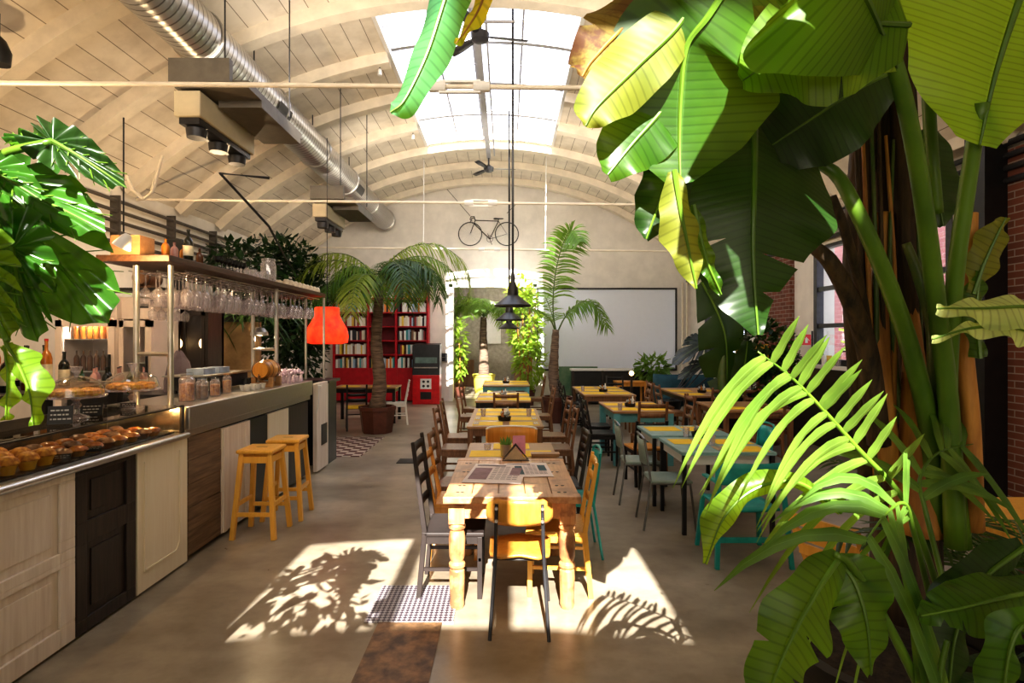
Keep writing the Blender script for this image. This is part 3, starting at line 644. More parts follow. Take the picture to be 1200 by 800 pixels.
hs=thing('high_shelf','black wall shelf running above the fridges','shelf',(-5.0,7.0,2.36)); G().box(-.85,1.1,-.3,.15,0,.03).build('shelf_board',M_black,hs,smooth=0)
for x in (-.7,0,.9): G().bar((x,.15,-.05),(x,-.2,0),.03,.03).build('bracket',M_black,hs)
k2=thing('wooden_keg','small wooden keg lying on the black shelf above the fridges','keg',(-4.42,6.95,2.391))
G().lathe(prof,(0,0,.13),n=20,mtx=rot).build('keg_body',M_brown,k2)
for z in (-.12,.12): G().lathe([(.103,z-.01),(.106,z+.01)],(0,0,.13),n=20,capb=False,capt=False,mtx=rot).build('hoop',M_dark,k2)
G().box(-.11,.11,-.12,.12,0,.04).build('cradle',M_brown,k2,smooth=0)
single('speaker',G().box(-4.06,-3.94,6.8,6.92,2.391,2.62),M_black,'small black speaker on the wall shelf beside the keg','speaker',smooth=0)
# backbar items
cb=thing('glazed_cupboard','dark wooden cupboard with two glazed doors behind the bar','cupboard',(-4.2,7.3,0))
G().box(-.34,.34,0,.4,0,.9).box(-.34,.34,.35,.4,.9,2.18).box(-.34,-.30,0,.4,.9,2.18).box(.30,.34,0,.4,.9,2.18).box(-.36,.36,-.02,.42,2.18,2.25).build('cupboard_body',M_darkwood,cb,smooth=0)
for x in (-.16,.16):
    d=G().box(x-.14,x-.10,-.02,0,.92,2.16).box(x+.10,x+.14,-.02,0,.92,2.16).box(x-.14,x+.14,-.02,0,.92,.98).box(x-.14,x+.14,-.02,0,2.08,2.16).build('door',M_darkwood,cb,smooth=0)
    G().box(x-.10,x+.10,-.012,-.008,.98,2.08).build('door_glass',M_glass,d,smooth=0)
M_glow=emit_mat('warm_bulb',(1,.62,.25),5)
for i,x in enumerate((-4.36,-4.04)): single('shelf_light',G().ball((x,7.5,1.72),.045,10,(1,1,1.5)),M_glow,'small warm bulb glowing in the dark cupboard, %s from the fridges'%ORD[i],'light')
single('partition_panel',G().box(-4.9,-3.9,8.9,8.98,0,2.05),mat('ochre_plaster',(.42,.28,.13),.8,c2=(.30,.19,.09)),'ochre partition panel standing behind the bar','partition',smooth=0)
single('chalkboard',G().box(-4.35,-3.98,7.9,7.94,.9,1.78).box(-4.33,-4.28,7.92,8.1,0,.9),M_black,'black board standing between cupboard and ochre partition','board',smooth=0)
for i in range(10):
    k=(1,3,0,3,1,3,0,3,1,3)[i]
    bot(k,(-4.52+.13*(i%5),6.0+.22*(i//5),1.201),'%s bottle on the low back counter, %s row, %s along'%(bcols[k][0],ORD[i//5],ORD[i%5]),h=.27,group='back counter bottles')
single('back_counter',G().box(-4.6,-3.45,5.85,6.45,1.16,1.20).box(-4.6,-3.5,5.9,6.4,0,1.16),M_dark,'dark counter with bottles between fridge and espresso machine','counter',smooth=0)
# wall spotlight near monstera, dome lamp over the bar
sp=thing('clip_lamp','small white cone spotlight on the bar side wall, glowing warm','lamp',(-2.75,4.05,2.47))
G().lathe([(.02,.07),(.034,.05),(.058,-.014),(.062,-.034)],n=18,capb=True,capt=False,mtx=Matrix.Rotation(.5,3,'Y')).build('lamp_shade',M_white,sp)
G().ball((-.01,0,-.01),.026,10).build('bulb',emit_mat('spot_bulb',(1,.6,.2),14),sp); G().cyl((0,0,.08),(0,0,.9),.006,n=6).build('cord',M_dark,sp)
lamp('bar_lamp','POINT',(-2.72,4.05,2.36),22,(1,.62,.28),shadow_soft_size=.03)
dl=thing('dome_lamp','shiny steel dome lamp hanging under the glass rack','lamp',(-2.9,6.62,1.82)); G().lathe([(.10,0),(.095,.04),(.06,.085),(.02,.10)],n=18,capb=False).build('lamp_shade',M_chrome,dl); G().cyl((0,0,.1),(0,0,.5),.006,n=6).build('cord',M_dark,dl)
lamp('bar_lamp','POINT',(-2.9,6.62,1.78),9,(1,.75,.45),shadow_soft_size=.02)
lamp('case_lamp','POINT',(-2.70,4.28,1.21),2.2,(1,.55,.2),shadow_soft_size=.015)
lamp('bar_lamp','POINT',(-4.2,4.5,3.2),60,(1,.72,.42),shadow_soft_size=.04)
lamp('bar_lamp','POINT',(-4.2,8.2,3.1),45,(1,.72,.42),shadow_soft_size=.04)
# ================================================================ tables and chairs
def table_proto(name,label,w,d,h,tm,lm,legw=.06,th=.03,apron=.09,loc=(0,0,0),group=None,round_leg=False,bev=.003,am=None):
    t=thing(name,label,'table',loc,0,group)
    G().box(-w/2,w/2,-d/2,d/2,h-th,h).build('tabletop',tm,t,smooth=0,bevel=bev)
    if apron:
        g=G(); i=legw*.5+.02; g.box(-w/2+i,w/2-i,-d/2+i,-d/2+i+.02,h-th-apron,h-th); g.box(-w/2+i,w/2-i,d/2-i-.02,d/2-i,h-th-apron,h-th)
        g.box(-w/2+i,-w/2+i+.02,-d/2+i,d/2-i,h-th-apron,h-th); g.box(w/2-i-.02,w/2-i,-d/2+i,d/2-i,h-th-apron,h-th); g.build('apron',am or lm,t,smooth=0)
    for sx in (-1,1):
        for sy in (-1,1):
            g=G(); x=sx*(w/2-legw*.5-.012); y=sy*(d/2-legw*.5-.012)
            if round_leg: g.cyl((x,y,h-th),(x*1.02,y*1.02,0),legw*.5,legw*.35,n=10)
            else: g.bar((x,y,0),(x,y,h-th),legw,legw,up=(0,1,0))
            g.build('leg',lm,t,smooth=30 if round_leg else 0)
    return t
# rustic pine table with turned legs
rt=thing('rustic_table','rustic pine table with turned chunky legs and newspapers on it','table',(.04,4.2,0))
g=G()
for k in range(5): g.box(-.44+.176*k,-.44+.176*(k+1)-.003,-.5,.5,.725,.765)
g.box(-.445,.445,-.59,-.50,.722,.767); g.box(-.445,.445,.50,.59,.722,.767); g.build('tabletop',M_rust,rt,smooth=0,bevel=.005)
g=G()
for x in (-.36,-.33,.31,.35): 
    for y in (-.47,-.3,.1,.4): g.cyl((x,y,.7645),(x,y,.7665),.012,n=8)
g.build('plugs',M_darkwood,rt)
G().box(-.40,.40,-.50,-.47,.60,.722).box(-.40,.40,.47,.50,.60,.722).box(-.40,-.37,-.5,.5,.60,.722).box(.37,.40,-.5,.5,.60,.722).build('apron',M_rust,rt,smooth=0,bevel=.003)
for x in (-.365,.365):
    for y in (-.46,.46):
        g=G(); g.lathe([(.042,0),(.05,.03),(.046,.06),(.052,.2),(.05,.25),(.042,.262),(.055,.275),(.055,.295),(.042,.31),(.052,.34),(.056,.46),(.05,.50),(.043,.515),(.056,.53),(.056,.55),(.044,.565)],(x,y,0),n=16); g.cbox(x,y,.565,.105,.105,.16); g.build('leg',M_rustz,rt,bevel=.002)
# second table pushed against it
t2=table_proto('wooden_table','plain wooden table with yellow mats pushed against the rustic pine table',.80,.74,.755,M_tanw,M_brown,loc=(.045,5.19,0))
# line of tables down the aisle
t3=table_proto('wooden_table','long wooden table laid with yellow mats, in front of the seat with the pale rim',.90,1.72,.76,M_tanw,M_brown,loc=(-.01,7.42,0))
t4=table_proto('wooden_table','wooden table with yellow mats fourth down the middle line',.92,1.6,.76,M_tanw,M_blackw,loc=(-.05,10.05,0))
t5=table_proto('wooden_table','wooden table with a turquoise front edge near the doorway plants',1.05,1.5,.76,M_tanw,M_turq,loc=(.0,13.1,0))
# side tables
M_turqtop=mat('pale_turquoise_laminate',(.30,.50,.50),.3)
s1=table_proto('laminate_table','pale turquoise table on thin black legs, the one nearest the green chair',.86,.78,.755,M_turqtop,M_black,.035,loc=(2.02,5.48,0),am=M_white)
s2=table_proto('laminate_table','pale turquoise table on thin black legs, standing behind its twin',.86,.70,.755,M_turqtop,M_black,.035,loc=(1.98,6.32,0),am=M_white)
s3=table_proto('turquoise_table','turquoise painted table with thick square legs and yellow mats',.86,1.25,.765,M_tanw,M_turq,.09,loc=(1.93,8.5,0),apron=.13)
s4=table_proto('wooden_table','long wooden table with yellow mats beyond the turquoise one',.95,1.9,.76,M_tanw,M_brown,loc=(1.90,11.2,0))
s5=table_proto('wooden_table','wooden table with yellow mats beside the potted palm lamp corner',1.15,1.7,.76,M_tanw,M_blackw,loc=(3.75,10.9,0))
s6=table_proto('wooden_table','brown table half hidden behind the large palm frond',1.0,1.2,.76,M_tanw,M_brown,loc=(3.6,8.6,0))
s7=table_proto('wooden_table','yellow topped table at the window side behind the banana stems',.9,.8,.77,M_yellow,M_brown,loc=(3.05,3.2,0))
# ---- chairs (all face +Y at rz=0: the backrest is at -Y)
def ladder_chair(name,label,m,h=.92,w=.40,d=.40,slats=(.60,.72,.85),seatm=None,lean=.07,lw=.034,curved=True):
    t=thing(name,label,'chair'); sh=.455
    G().box(-w/2,w/2,-d/2+.01,d/2,sh-.03,sh).build('seat',seatm or m,t,smooth=0,bevel=.008)
    for sx in (-1,1):
        x=sx*(w/2-lw/2)
        G().bar((x,d/2-.03,0),(x,d/2-.03,sh-.03),lw,lw,up=(0,1,0)).build('leg',m,t,smooth=0,bevel=.003)
        g=G(); g.bar((x,-d/2-.03,0),(x,-d/2+.012,sh),lw,lw,up=(0,1,0)); g.bar((x,-d/2+.012,sh),(x,-d/2-lean,h),lw,lw,up=(0,1,0),w2=lw,h2=lw*.7); g.build('leg',m,t,smooth=0,bevel=.003)['label']='back leg rising into the backrest post'
        G().bar((x,-d/2,.2),(x,d/2-.03,.2),.018,.022).build('stretcher',m,t,smooth=0)
    G().bar((-w/2,d/2-.03,.27),(w/2,d/2-.03,.27),.018,.022).build('stretcher',m,t,smooth=0)
    for z in slats:
        rows=[]; 
        for dz in (-.028,.028):
            rows.append([(-w/2+.02+(w-.04)*i/6, -d/2-lean*(z+dz-sh)/(h-sh)+.005-(.02*math.sin(PI*i/6) if curved else 0), z+dz) for i in range(7)])
        G().grid(rows).build('slat',m,t,solid=.014)
    g=G(); g.box(-w/2+.02,w/2-.02,d/2-.045,d/2-.02,sh-.08,sh-.03); g.box(-w/2+.01,-w/2+.03,-d/2,d/2-.03,sh-.08,sh-.03); g.box(w/2-.03,w/2-.01,-d/2,d/2-.03,sh-.08,sh-.03); g.build('seat_rail',m,t,smooth=0)
    return t
def school_chair(label,loc,rz):
    t=thing('plywood_chair',label,'chair',loc,rz); m=M_orange
    def curved(z0,z1,y,bend,w,nz=6,nx=12,r=.06):
        rows=[]
        for j in range(nz+1):
            q=j/nz; zz=z0+(z1-z0)*q
            e=min(q,1-q)*(z1-z0); ww=w/2-(r-math.sqrt(max(0,r*r-(r-min(r,e))**2)))
            rows.append([(-ww+2*ww*i/nx,y-bend*math.cos(PI*(i/nx-.5))*1.0+.0-.03*q,zz) for i in range(nx+1)])
        return rows
    G().grid(curved(.655,.815,-.19,.045,.40)).build('backrest',m,t,solid=.014,smooth=60)
    rows=[]
    for j in range(11):
        q=j/10; y=-.20+.42*q; e=min(q,1-q)*.42; r=.07; ww=.205-(r-math.sqrt(max(0,r*r-(r-min(r,e))**2)))-.02*(1-q)
        rows.append([(-ww+2*ww*i/10,y,.455+.014*math.cos(2*PI*(i/10))*-.6-.03*max(0,q-.8)**1*2) for i in range(11)])
    G().grid(rows).build('seat',m,t,solid=.016,smooth=60)
    for s in (-1,1):
        G().tube([(s*.175,-.30,0),(s*.150,-.225,.40),(s*.145,-.215,.52),(s*.137,-.240,.79)],.0115,n=8).build('leg',M_dark,t)['label']='black metal back leg carrying the backrest'
        G().tube([(s*.19,.22,0),(s*.155,.15,.43)],.0115,n=8).build('leg',M_dark,t)
        G().tube([(s*.150,-.222,.43),(s*.155,.15,.43)],.011,n=8).build('side_rail',M_dark,t)
        for z in (.69,.765): G().cyl((s*.138,-.262,z),(s*.138,-.246,z),.010).build('bolt',M_chrome,t)
    G().tube([(-.155,.12,.425),(.155,.12,.425)],.010).tube([(-.15,-.15,.425),(.15,-.15,.425)],.010).build('cross_rail',M_dark,t)
    return t
def tube_chair(label,seatm,fm,name='metal_chair'):
    t=thing(name,label,'chair')
    rows=[[(-.19+.38*i/8,y,.45-.012*math.sin(PI*i/8)) for i in range(9)] for y in (-.19,-.1,0,.1,.19)]
    G().grid(rows).build('seat',seatm,t,solid=.022,smooth=60)
    rows=[[(-.165+.33*i/8,-.20-.03*math.sin(PI*i/8)-.12*(z-.45),z) for i in range(9)] for z in (.60,.68,.76,.83)]
    G().grid(rows).build('backrest',seatm,t,solid=.014,smooth=60)
    for s in (-1,1):
        G().tube([(s*.20,-.26,0),(s*.18,-.19,.44),(s*.175,-.215,.62),(s*.17,-.245,.84)],.011,n=8).build('leg',fm,t)
        G().tube([(s*.20,.22,0),(s*.18,.17,.44)],.011,n=8).build('leg',fm,t)
        G().tube([(s*.18,-.19,.43),(s*.18,.17,.43)],.010,n=8).build('side_rail',fm,t)
    G().tube([(-.17,-.245,.84),(-.12,-.262,.865),(0,-.268,.87),(.12,-.262,.865),(.17,-.245,.84)],.011).build('top_rail',fm,t)
    return t
school_chair('orange plywood school chair with thin black metal legs at the head of the rustic table',(.09,3.62,0),-.04)
c=ladder_chair('ladder_back_chair','tall dark ladder-back chair beside the rustic pine table',mat('grey_brown_stained_wood',(.028,.018,.015),.6,var=.2),h=1.07,w=.44,d=.42,slats=(.62,.76,.90,1.01)); c.location=(-.36,4.07,0); c.rotation_euler=(0,0,-PI/2)
c=ladder_chair('wooden_chair','bright orange wooden chair on the window side of the rustic table',M_yellow,h=.93,w=.42,d=.42,slats=(.62,.78,.89)); c.location=(.36,4.08,0); c.rotation_euler=(0,0,PI/2-.08)
c=ladder_chair('wooden_chair','honey wooden chair tucked beyond the dark ladder-back chair',M_orange,h=.84,w=.40,d=.38,slats=(.66,.80)); c.location=(-.40,4.72,0); c.rotation_euler=(0,0,-PI/2)
c=ladder_chair('wooden_chair','reddish brown chair on the bar side of the mat-covered second table',M_brown,h=.93,w=.38,d=.38,slats=(.62,.76,.88)); c.location=(-.44,5.25,0); c.rotation_euler=(0,0,-PI/2)
c=tube_chair('teal painted chair beside the orange wooden chair',M_teal,M_teal,'teal_chair'); c.location=(.52,4.74,0); c.rotation_euler=(0,0,PI/2)
c=ladder_chair('wooden_chair','dark brown slatted chair behind the teal chair',M_darkwood,h=.93,w=.40,d=.38,slats=(.60,.68,.76,.84,.90)); c.location=(.49,5.25,0); c.rotation_euler=(0,0,PI/2)
# curved seat with pale rim facing away from t2
c=thing('bent_plywood_chair','ochre tub chair with a pale curved rim between the second and third tables','chair',(.06,6.1,0))
rows=[[(.27*math.cos(a),.20*-math.sin(a)+.0,z) for a in [PI*i/14 for i in range(15)]] for z in (.45,.6,.72,.80)]
G().grid([[(-p[0],-p[1]+.0,p[2]) for p in r] for r in rows]).build('backrest',M_orange,c,solid=.02,smooth=60)
G().tube([(-.27*math.cos(PI*i/14),.20*math.sin(PI*i/14),.805) for i in range(15)],.012).build('rim',M_white,c)
G().lathe([(.24,.42),(.26,.45),(.25,.47)],n=22).build('seat',M_orange,c)
for a in (.8,2.3,3.9,5.5): G().cyl((.20*math.cos(a),.20*math.sin(a),.42),(.25*math.cos(a),.25*math.sin(a),0),.016,.012).build('leg',M_brown,c)
brown=ladder_chair('wooden_chair','x',M_brown,h=.95,w=.40,d=.40,slats=(.62,.76,.89))
black=ladder_chair('black_chair','x',M_blackw,h=.93,w=.40,d=.40,slats=(.60,.74,.88))
def pl(src,x,y,deg,lab,group=None): return place(0,src,(x,y,0),math.radians(deg),lab,group)
GB='brown chairs around the middle tables'
pl(brown,-.60,6.95,-92,'brown slatted chair on the bar side of the long middle table, nearer of the pair',GB)
pl(brown,-.62,7.75,-88,'brown slatted chair on the bar side of the long middle table, farther of the pair',GB)
pl(brown,.60,6.95,90,'brown slatted chair on the window side of the long middle table, nearer of the pair',GB)
pl(brown,.62,7.85,94,'brown slatted chair on the window side of the long middle table, farther of the pair',GB)
pl(brown,-.62,9.8,-85,'brown chair on the bar side of the fourth middle table',GB)
pl(brown,.58,9.9,92,'brown chair on the window side of the fourth middle table',GB)
pl(brown,-.62,10.9,-95,'brown chair at the far corner of the fourth middle table',GB)
pl(brown,.62,12.8,90,'brown chair between potted palm and the table near the doorway',GB)
pl(brown,.0,9.0,0,'brown chair with its back turned, at the head of the fourth middle table',GB)
GK='black chairs along the window side tables'
for i,(x,y,a) in enumerate(((1.38,8.05,-90),(1.40,8.75,-94),(1.32,10.55,-88),(1.34,11.15,-92),(1.36,11.75,-90),(2.5,12.7,180))):
    pl(black,x,y,a,('black chair at the near corner of the turquoise table','black chair at the far corner of the turquoise table','black chair beside the long far table, first from the turquoise table','black chair beside the long far table, second from the turquoise table','black chair beside the long far table, third from the turquoise table','black chair at the wall end of the long far table')[i],GK)
pl(brown,1.95,7.72,0,'brown slatted chair with its back turned at the end of the turquoise table')
pl(brown,2.5,8.4,90,'brown chair on the window side of the turquoise table')
c=ladder_chair('wooden_chair','dark chair with an orange seat drawn up under the turquoise table end',M_blackw,h=.80,slats=(.62,.74),seatm=M_orange); c.location=(1.72,7.0,0); c.rotation_euler=(0,0,.1)
for i,(x,y,a) in enumerate(((3.05,10.4,-90),(3.10,11.2,-92),(3.7,9.85,0),(4.2,9.8,5),(2.52,10.9,90))):
    pl(brown,x,y,a,('brown chair on the aisle side of the far window table, nearer one','brown chair on the aisle side of the far window table, farther one','brown chair with its back turned at the end of the far window table','brown chair beside the one with its back turned at the far window table','brown chair on the window side of the long far table')[i],'brown chairs at the window side')
pl(brown,3.0,8.4,-90,'brown chair half hidden behind the tip of the palm frond')
pl(brown,3.5,7.7,0,'brown chair at the near end of the half hidden brown table')
mint=tube_chair('pale green metal chair nearest the palm frond tip, seen side-on',M_mint,mat('dull_chair_steel',(.22,.22,.21),.35,.8)); mint.location=(1.55,5.42,0); mint.rotation_euler=(0,0,-PI/2-.05); mint['_used']=1; mint['group']='pale green metal chairs'
pl(mint,1.48,6.22,-92,'pale green metal chair behind the first one, seen side-on','pale green metal chairs')
tc=tube_chair('teal chair partly hidden at the window side of the turquoise laminate tables',M_teal,M_teal,'teal_chair'); tc.location=(2.58,6.1,0); tc.rotation_euler=(0,0,PI/2)
# teal armchair in front of the laminate table
c=thing('teal_armchair','teal metal armchair with a wide curved back behind the palm frond','chair',(1.92,4.62,0),0)
rows=[[(-.28+.56*i/10,-.20-.07*math.sin(PI*i/10)-.04*(z-.6),z) for i in range(11)] for z in (.64,.70,.77,.815)]
G().grid(rows).build('backrest',M_teal,c,solid=.016,smooth=60)
rows=[[(-.23+.46*i/8,-.2+.44*j/5,.44-.012*math.sin(PI*i/8)) for i in range(9)] for j in range(6)]
G().grid(rows).build('seat',M_teal,c,solid=.02,smooth=60)
for s in (-1,1):
    G().bar((s*.29,-.27,0),(s*.25,-.20,.66),.035,.03).build('leg',M_teal,c,smooth=0,bevel=.004); G().bar((s*.27,.25,0),(s*.235,.2,.44),.035,.03).build('leg',M_teal,c,smooth=0,bevel=.004)
    G().bar((s*.245,-.2,.65),(s*.25,.12,.64),.045,.02).build('arm',M_teal,c,smooth=0,bevel=.004)
G().bar((-.27,-.25,.22),(.27,-.25,.22),.02,.04).build('stretcher',M_teal,c,smooth=0)
# folding wooden chair behind the foreground plants
c=thing('folding_chair','varnished orange folding chair half hidden behind the foreground palm fronds','chair',(1.80,2.98,0),-1.1)
for s in (-1,1):
    G().bar((s*.2,-.25,0),(s*.2,.12,.50),.03,.022).build('leg',M_yellow,c,smooth=0); G().bar((s*.18,.24,0),(s*.18,-.22,.86),.03,.022).build('leg',M_yellow,c,smooth=0)
for i in range(5): G().bar((-.18,-.16+i*.075,.455),(.18,-.16+i*.075,.455),.055,.015).build('seat_slat',M_yellow,c,smooth=0)
for z in (.64,.73,.82): G().bar((-.18,-.05-(z-.5)*.5,z),(.18,-.05-(z-.5)*.5,z),.018,.055).build('back_slat',M_yellow,c,smooth=0)
# white chair near the bookcase, small table with black-and-yellow chair
c=ladder_chair('white_chair','white slatted chair beside the red bookcase and the potted palm',M_white,h=.92,w=.38,slats=(.6,.7,.8,.89)); c.location=(-2.30,11.8,0); c.rotation_euler=(0,0,PI/2+.2)
s8=table_proto('wooden_table','small round-cornered ochre table behind the bar side palm trunk',1.35,.7,.76,M_tanw,M_blackw,loc=(-3.0,12.2,0))
c=ladder_chair('black_chair','black chair with yellow cushion between bar end and potted palm',M_blackw,h=.9,slats=(.6,.7,.8),seatm=M_paper); c.location=(-2.95,11.1,0); c.rotation_euler=(0,0,.3)
for i,(x,k) in enumerate(((-3.35,0),(-2.7,1))): single('placemat',G().box(x-.2,x+.2,12.0,12.3,.761,.764),M_paper,'yellow paper mat on the small table by the bookcase, %s from the bar'%ORD[i],'placemat',smooth=0)
# yellow bar stools
def stool(label,loc,rz):
    t=thing('bar_stool',label,'stool',loc,rz,'yellow bar stools'); h=.79
    G().box(-.165,.165,-.165,.165,h-.035,h).build('seat',M_yellow,t,smooth=0,bevel=.012)
    for sx in (-1,1):
        for sy in (-1,1): G().bar((sx*.185,sy*.185,0),(sx*.125,sy*.125,h-.035),.042,.042,up=(0,1,0)).build('leg',M_yellow,t,smooth=0,bevel=.004)
    def at(z): return .185-(.06)*z/(h-.035)
    for s in (-1,1):
        G().bar((-at(.22),s*at(.22),.22),(at(.22),s*at(.22),.22),.022,.035).build('rung',M_yellow,t,smooth=0); G().bar((s*at(.3),-at(.3),.30),(s*at(.3),at(.3),.30),.022,.035).build('rung',M_yellow,t,smooth=0)
        G().bar((-at(.68),s*at(.68),.70),(at(.68),s*at(.68),.70),.02,.06).build('seat_rail',M_yellow,t,smooth=0); G().bar((s*at(.68),-at(.68),.70),(s*at(.68),at(.68),.70),.02,.06).build('seat_rail',M_yellow,t,smooth=0)
    G().box(-.05,.05,-.012,.012,h,h+.001).build('hand_slot',M_brown,t,smooth=0)
    return t
stool('yellow wooden bar stool, the nearer of the two at the bar',(-2.24,5.17,0),.0)
stool('yellow wooden bar stool, the farther of the two at the bar',(-2.20,5.68,0),.06)
# ---- things on tables
nmat=0
def mats(lab,pts,z,sx=.40,sy=.28):
    for i,(x,y) in enumerate(pts):
        t=G().box(x-sx/2,x+sx/2,y-sy/2,y+sy/2,z+.001,z+.003)
        single('placemat',t,M_paper,'yellow paper placemat on %s, %s in order'%(lab,ORD[i]),'placemat',group='yellow placemats',smooth=0)
mats('the second table against the pine one',[(-.15,5.03),(.24,5.03),(.05,5.38)],.755,.34,.27)
mats('the long middle table',[(-.22,6.78),(-.22,7.2),(-.22,7.65),(-.22,8.05),(.22,6.78),(.22,7.2),(.22,7.65),(.22,8.05)],.76,.36,.28)
mats('the fourth middle table',[(-.28,9.6),(-.28,10.3),(.22,9.6),(.22,10.3)],.76,.4,.4)
mats('the table near the doorway',[(-.28,12.8),(.28,12.8),(-.28,13.5),(.28,13.5)],.76,.44,.4)
mats('the nearer turquoise laminate table',[(1.82,5.62),(2.24,5.62),(2.22,5.24)],.755,.36,.27)
mats('the farther turquoise laminate table',[(1.78,6.42),(2.2,6.42)],.755,.36,.3)
mats('the turquoise painted table',[(1.72,8.15),(2.15,8.15),(1.72,8.75),(2.15,8.75)],.765,.38,.3)
mats('the long far table',[(1.65,10.6),(2.12,10.6),(1.65,11.2),(2.12,11.2),(1.65,11.8),(2.12,11.8)],.76,.4,.36)
mats('the far window table',[(3.42,10.4),(4.02,10.4),(3.42,11.1),(4.02,11.1)],.76,.42,.36)
mats('the half hidden brown table',[(3.35,8.3),(3.85,8.3)],.76,.4,.3)
# cutlery rolls
M_nap=mat('tan_paper_napkin',(.62,.46,.28),.8)
def cutl(x,y,z,lab):
    t=thing('cutlery_set',lab,'cutlery',(x,y,z)); G().box(-.035,.035,-.09,.09,0,.004).build('napkin',M_nap,t,smooth=0)
    G().bar((-.012,-.10,.006),(-.012,.07,.006),.008,.002).build('knife',M_chrome,t,smooth=0); G().bar((.012,-.10,.006),(.012,.03,.006),.006,.002).bar((.012,.03,.006),(.012,.07,.006),.018,.002).build('fork',M_chrome,t,smooth=0)
for i,(x,y) in enumerate(((-.36,6.78),(-.36,7.2),(.36,6.78),(.36,7.2))): cutl(x,y,.7635,'folded napkin with knife and fork on the long middle table, %s place'%ORD[i])
for i,(x,y) in enumerate(((1.98,5.25),(2.3,5.62),(1.9,5.62))): cutl(x,y,.7585,'folded napkin with knife and fork on the nearer laminate table, %s place'%ORD[i])
# newspapers
def newsp(cx,cy,rz,w,h,lab,m2,z=.768):
    t=thing('newspaper',lab,'newspaper',(cx,cy,z),rz)
    rows=[[(-w/2+w*i/8,-h/2+h*j/4,.002+.002*abs(math.sin(PI*i/8*2))) for i in range(9)] for j in range(5)]
    G().grid(rows).build('pages',mat('newsprint',(.80,.70,.66),.8,var=.03),t)
    g=G()
    def blk(x0,x1,y0,y1): g.grid([[(x,y,.0035+.002*abs(math.sin(PI*(x/w+.5)*2))) for x in [x0+(x1-x0)*i/4 for i in range(5)]] for y in (y0,y1)])
    blk(-w*.44,-w*.12,-h*.35,h*.25); blk(w*.24,w*.42,-h*.1,h*.3)
    g.build('photo_block',m2,t)
    g=G()
    for c_ in range(5):
        x0=-w*.08+c_*.1*w
        for k in range(9):
            if c_>=3 and k<4: y=h*.33-k*h*.078
            else: y=h*.33-k*h*.078
            if w*.24-.01<x0<w*.42 and y>-h*.1: continue
            blk(x0,x0+w*.08,y-h*.02,y)
    blk(-w*.44,w*.1,h*.36,h*.42)
    g.build('print_lines',mat('print_ink',(.16,.12,.14),.8),t); return t
newsp(-.07,4.24,-.12,.42,.60,'open pinkish newspaper lying on the rustic pine table',mat('pink_grey_photo',(.34,.22,.24),.8))
newsp(.17,4.36,.06,.34,.46,'second newspaper page with a dark drawing, partly under the pinkish one',mat('blue_grey_photo',(.06,.12,.14),.8),.7665)
# cactus in a tin, pink card, napkin holder, wooden box
t=thing('potted_cactus','small green succulent in a round tin pot on the second table','potted plant',(.0,4.93,.756))
G().lathe([(.045,0),(.05,.10),(.052,.105),(.044,.10)],n=18,capt=False).build('pot',M_chrome,t); G().lathe([(.046,.09),(.01,.095)],n=12,capb=False).build('soil',M_soil,t)
g=G()
for k in range(26):
    a=R.random()*6.28; e=R.uniform(.5,1.5); l=R.uniform(.04,.085); p=V((.02*math.cos(a),.02*math.sin(a),.09)); g.tube([p,p+V((math.cos(a)*math.cos(e),math.sin(a)*math.cos(e),math.sin(e)))*l*.6,p+V((math.cos(a)*math.cos(e)*.8,math.sin(a)*math.cos(e)*.8,math.sin(e)*1.1))*l],[.007,.007,.001],n=5)
g.build('foliage',mat('succulent_green',(.16,.32,.06),.5),t)
t=thing('menu_card','pink folded menu card standing upright on the second table','menu card',(.115,5.02,.759),.1)
G().bar((0,-.03,0),(0,-.005,.16),.11,.003,up=(0,1,0)).bar((0,.03,0),(0,.0,.16),.11,.003,up=(0,1,0)).build('card',mat('pink_card',(.75,.30,.42),.6),t,smooth=0)
t=thing('napkin_holder','black triangular napkin holder full of paper napkins on the pine table end','napkin holder',(.08,4.72,.767))
for y in (-.025,.025): G().tube([(-.11,y,0),(0,y,.13),(.11,y,0)],.008,closed=True,n=6).build('frame_side',M_black,t)
g=G(); g.add([(-.085,-.018,.006),(.085,-.018,.006),(0,-.018,.11),(-.085,.018,.006),(.085,.018,.006),(0,.018,.11)],[(0,1,2),(5,4,3),(0,2,5,3),(1,4,5,2),(0,3,4,1)]); g.build('napkins',M_nap,t,smooth=0)
single('wooden_box',G().box(.22,.46,4.86,4.94,.759,.785).box(.215,.465,4.855,4.945,.785,.79),M_tanw,'flat pale wooden box on the window side corner of the second table','box',smooth=0,bevel=.003)
single('candle_glass',G().lathe([(.03,0),(.035,.05),(.033,.05),(.028,.006)],(-.17,5.2,.760),n=12,capt=False),M_wine,'small glass tumbler on the second table','glass')
def caddy(x,y,z,lab,c3='white'):
    t=thing('condiment_caddy',lab,'caddy',(x,y,z))
    G().lathe([(.075,0),(.085,.05),(.08,.05),(.07,.008)],n=16,capt=False).build('tray',M_black,t)
    for k in range(3):
        a=k*2.1; px,py=.04*math.cos(a),.04*math.sin(a); h=(.17,.13,.15)[k]
        G().lathe([(.022,.01),(.022,h*.6),(.01,h*.75),(.01,h*.95)],(px,py,0),n=10).build('small_bottle',(M_white,M_dark,bcols[2][1])[k],t); G().cyl((px,py,h*.95),(px,py,h),.013).build('bottle_cap',M_dark,t)
    g=G()
    for k in range(12): g.ball((R.uniform(-.06,.06),R.uniform(-.06,.06),.075+R.uniform(0,.03)),.02,6)
    g.build('paper_sachets',mat('black_white_sachets',(.10,.11,.11),.6,c2=(.5,.52,.5),scale=25),t)
caddy(-.02,7.05,.7635,'black condiment caddy in the middle of the long middle table')
caddy(-.05,9.75,.7605,'black condiment caddy on the fourth middle table')
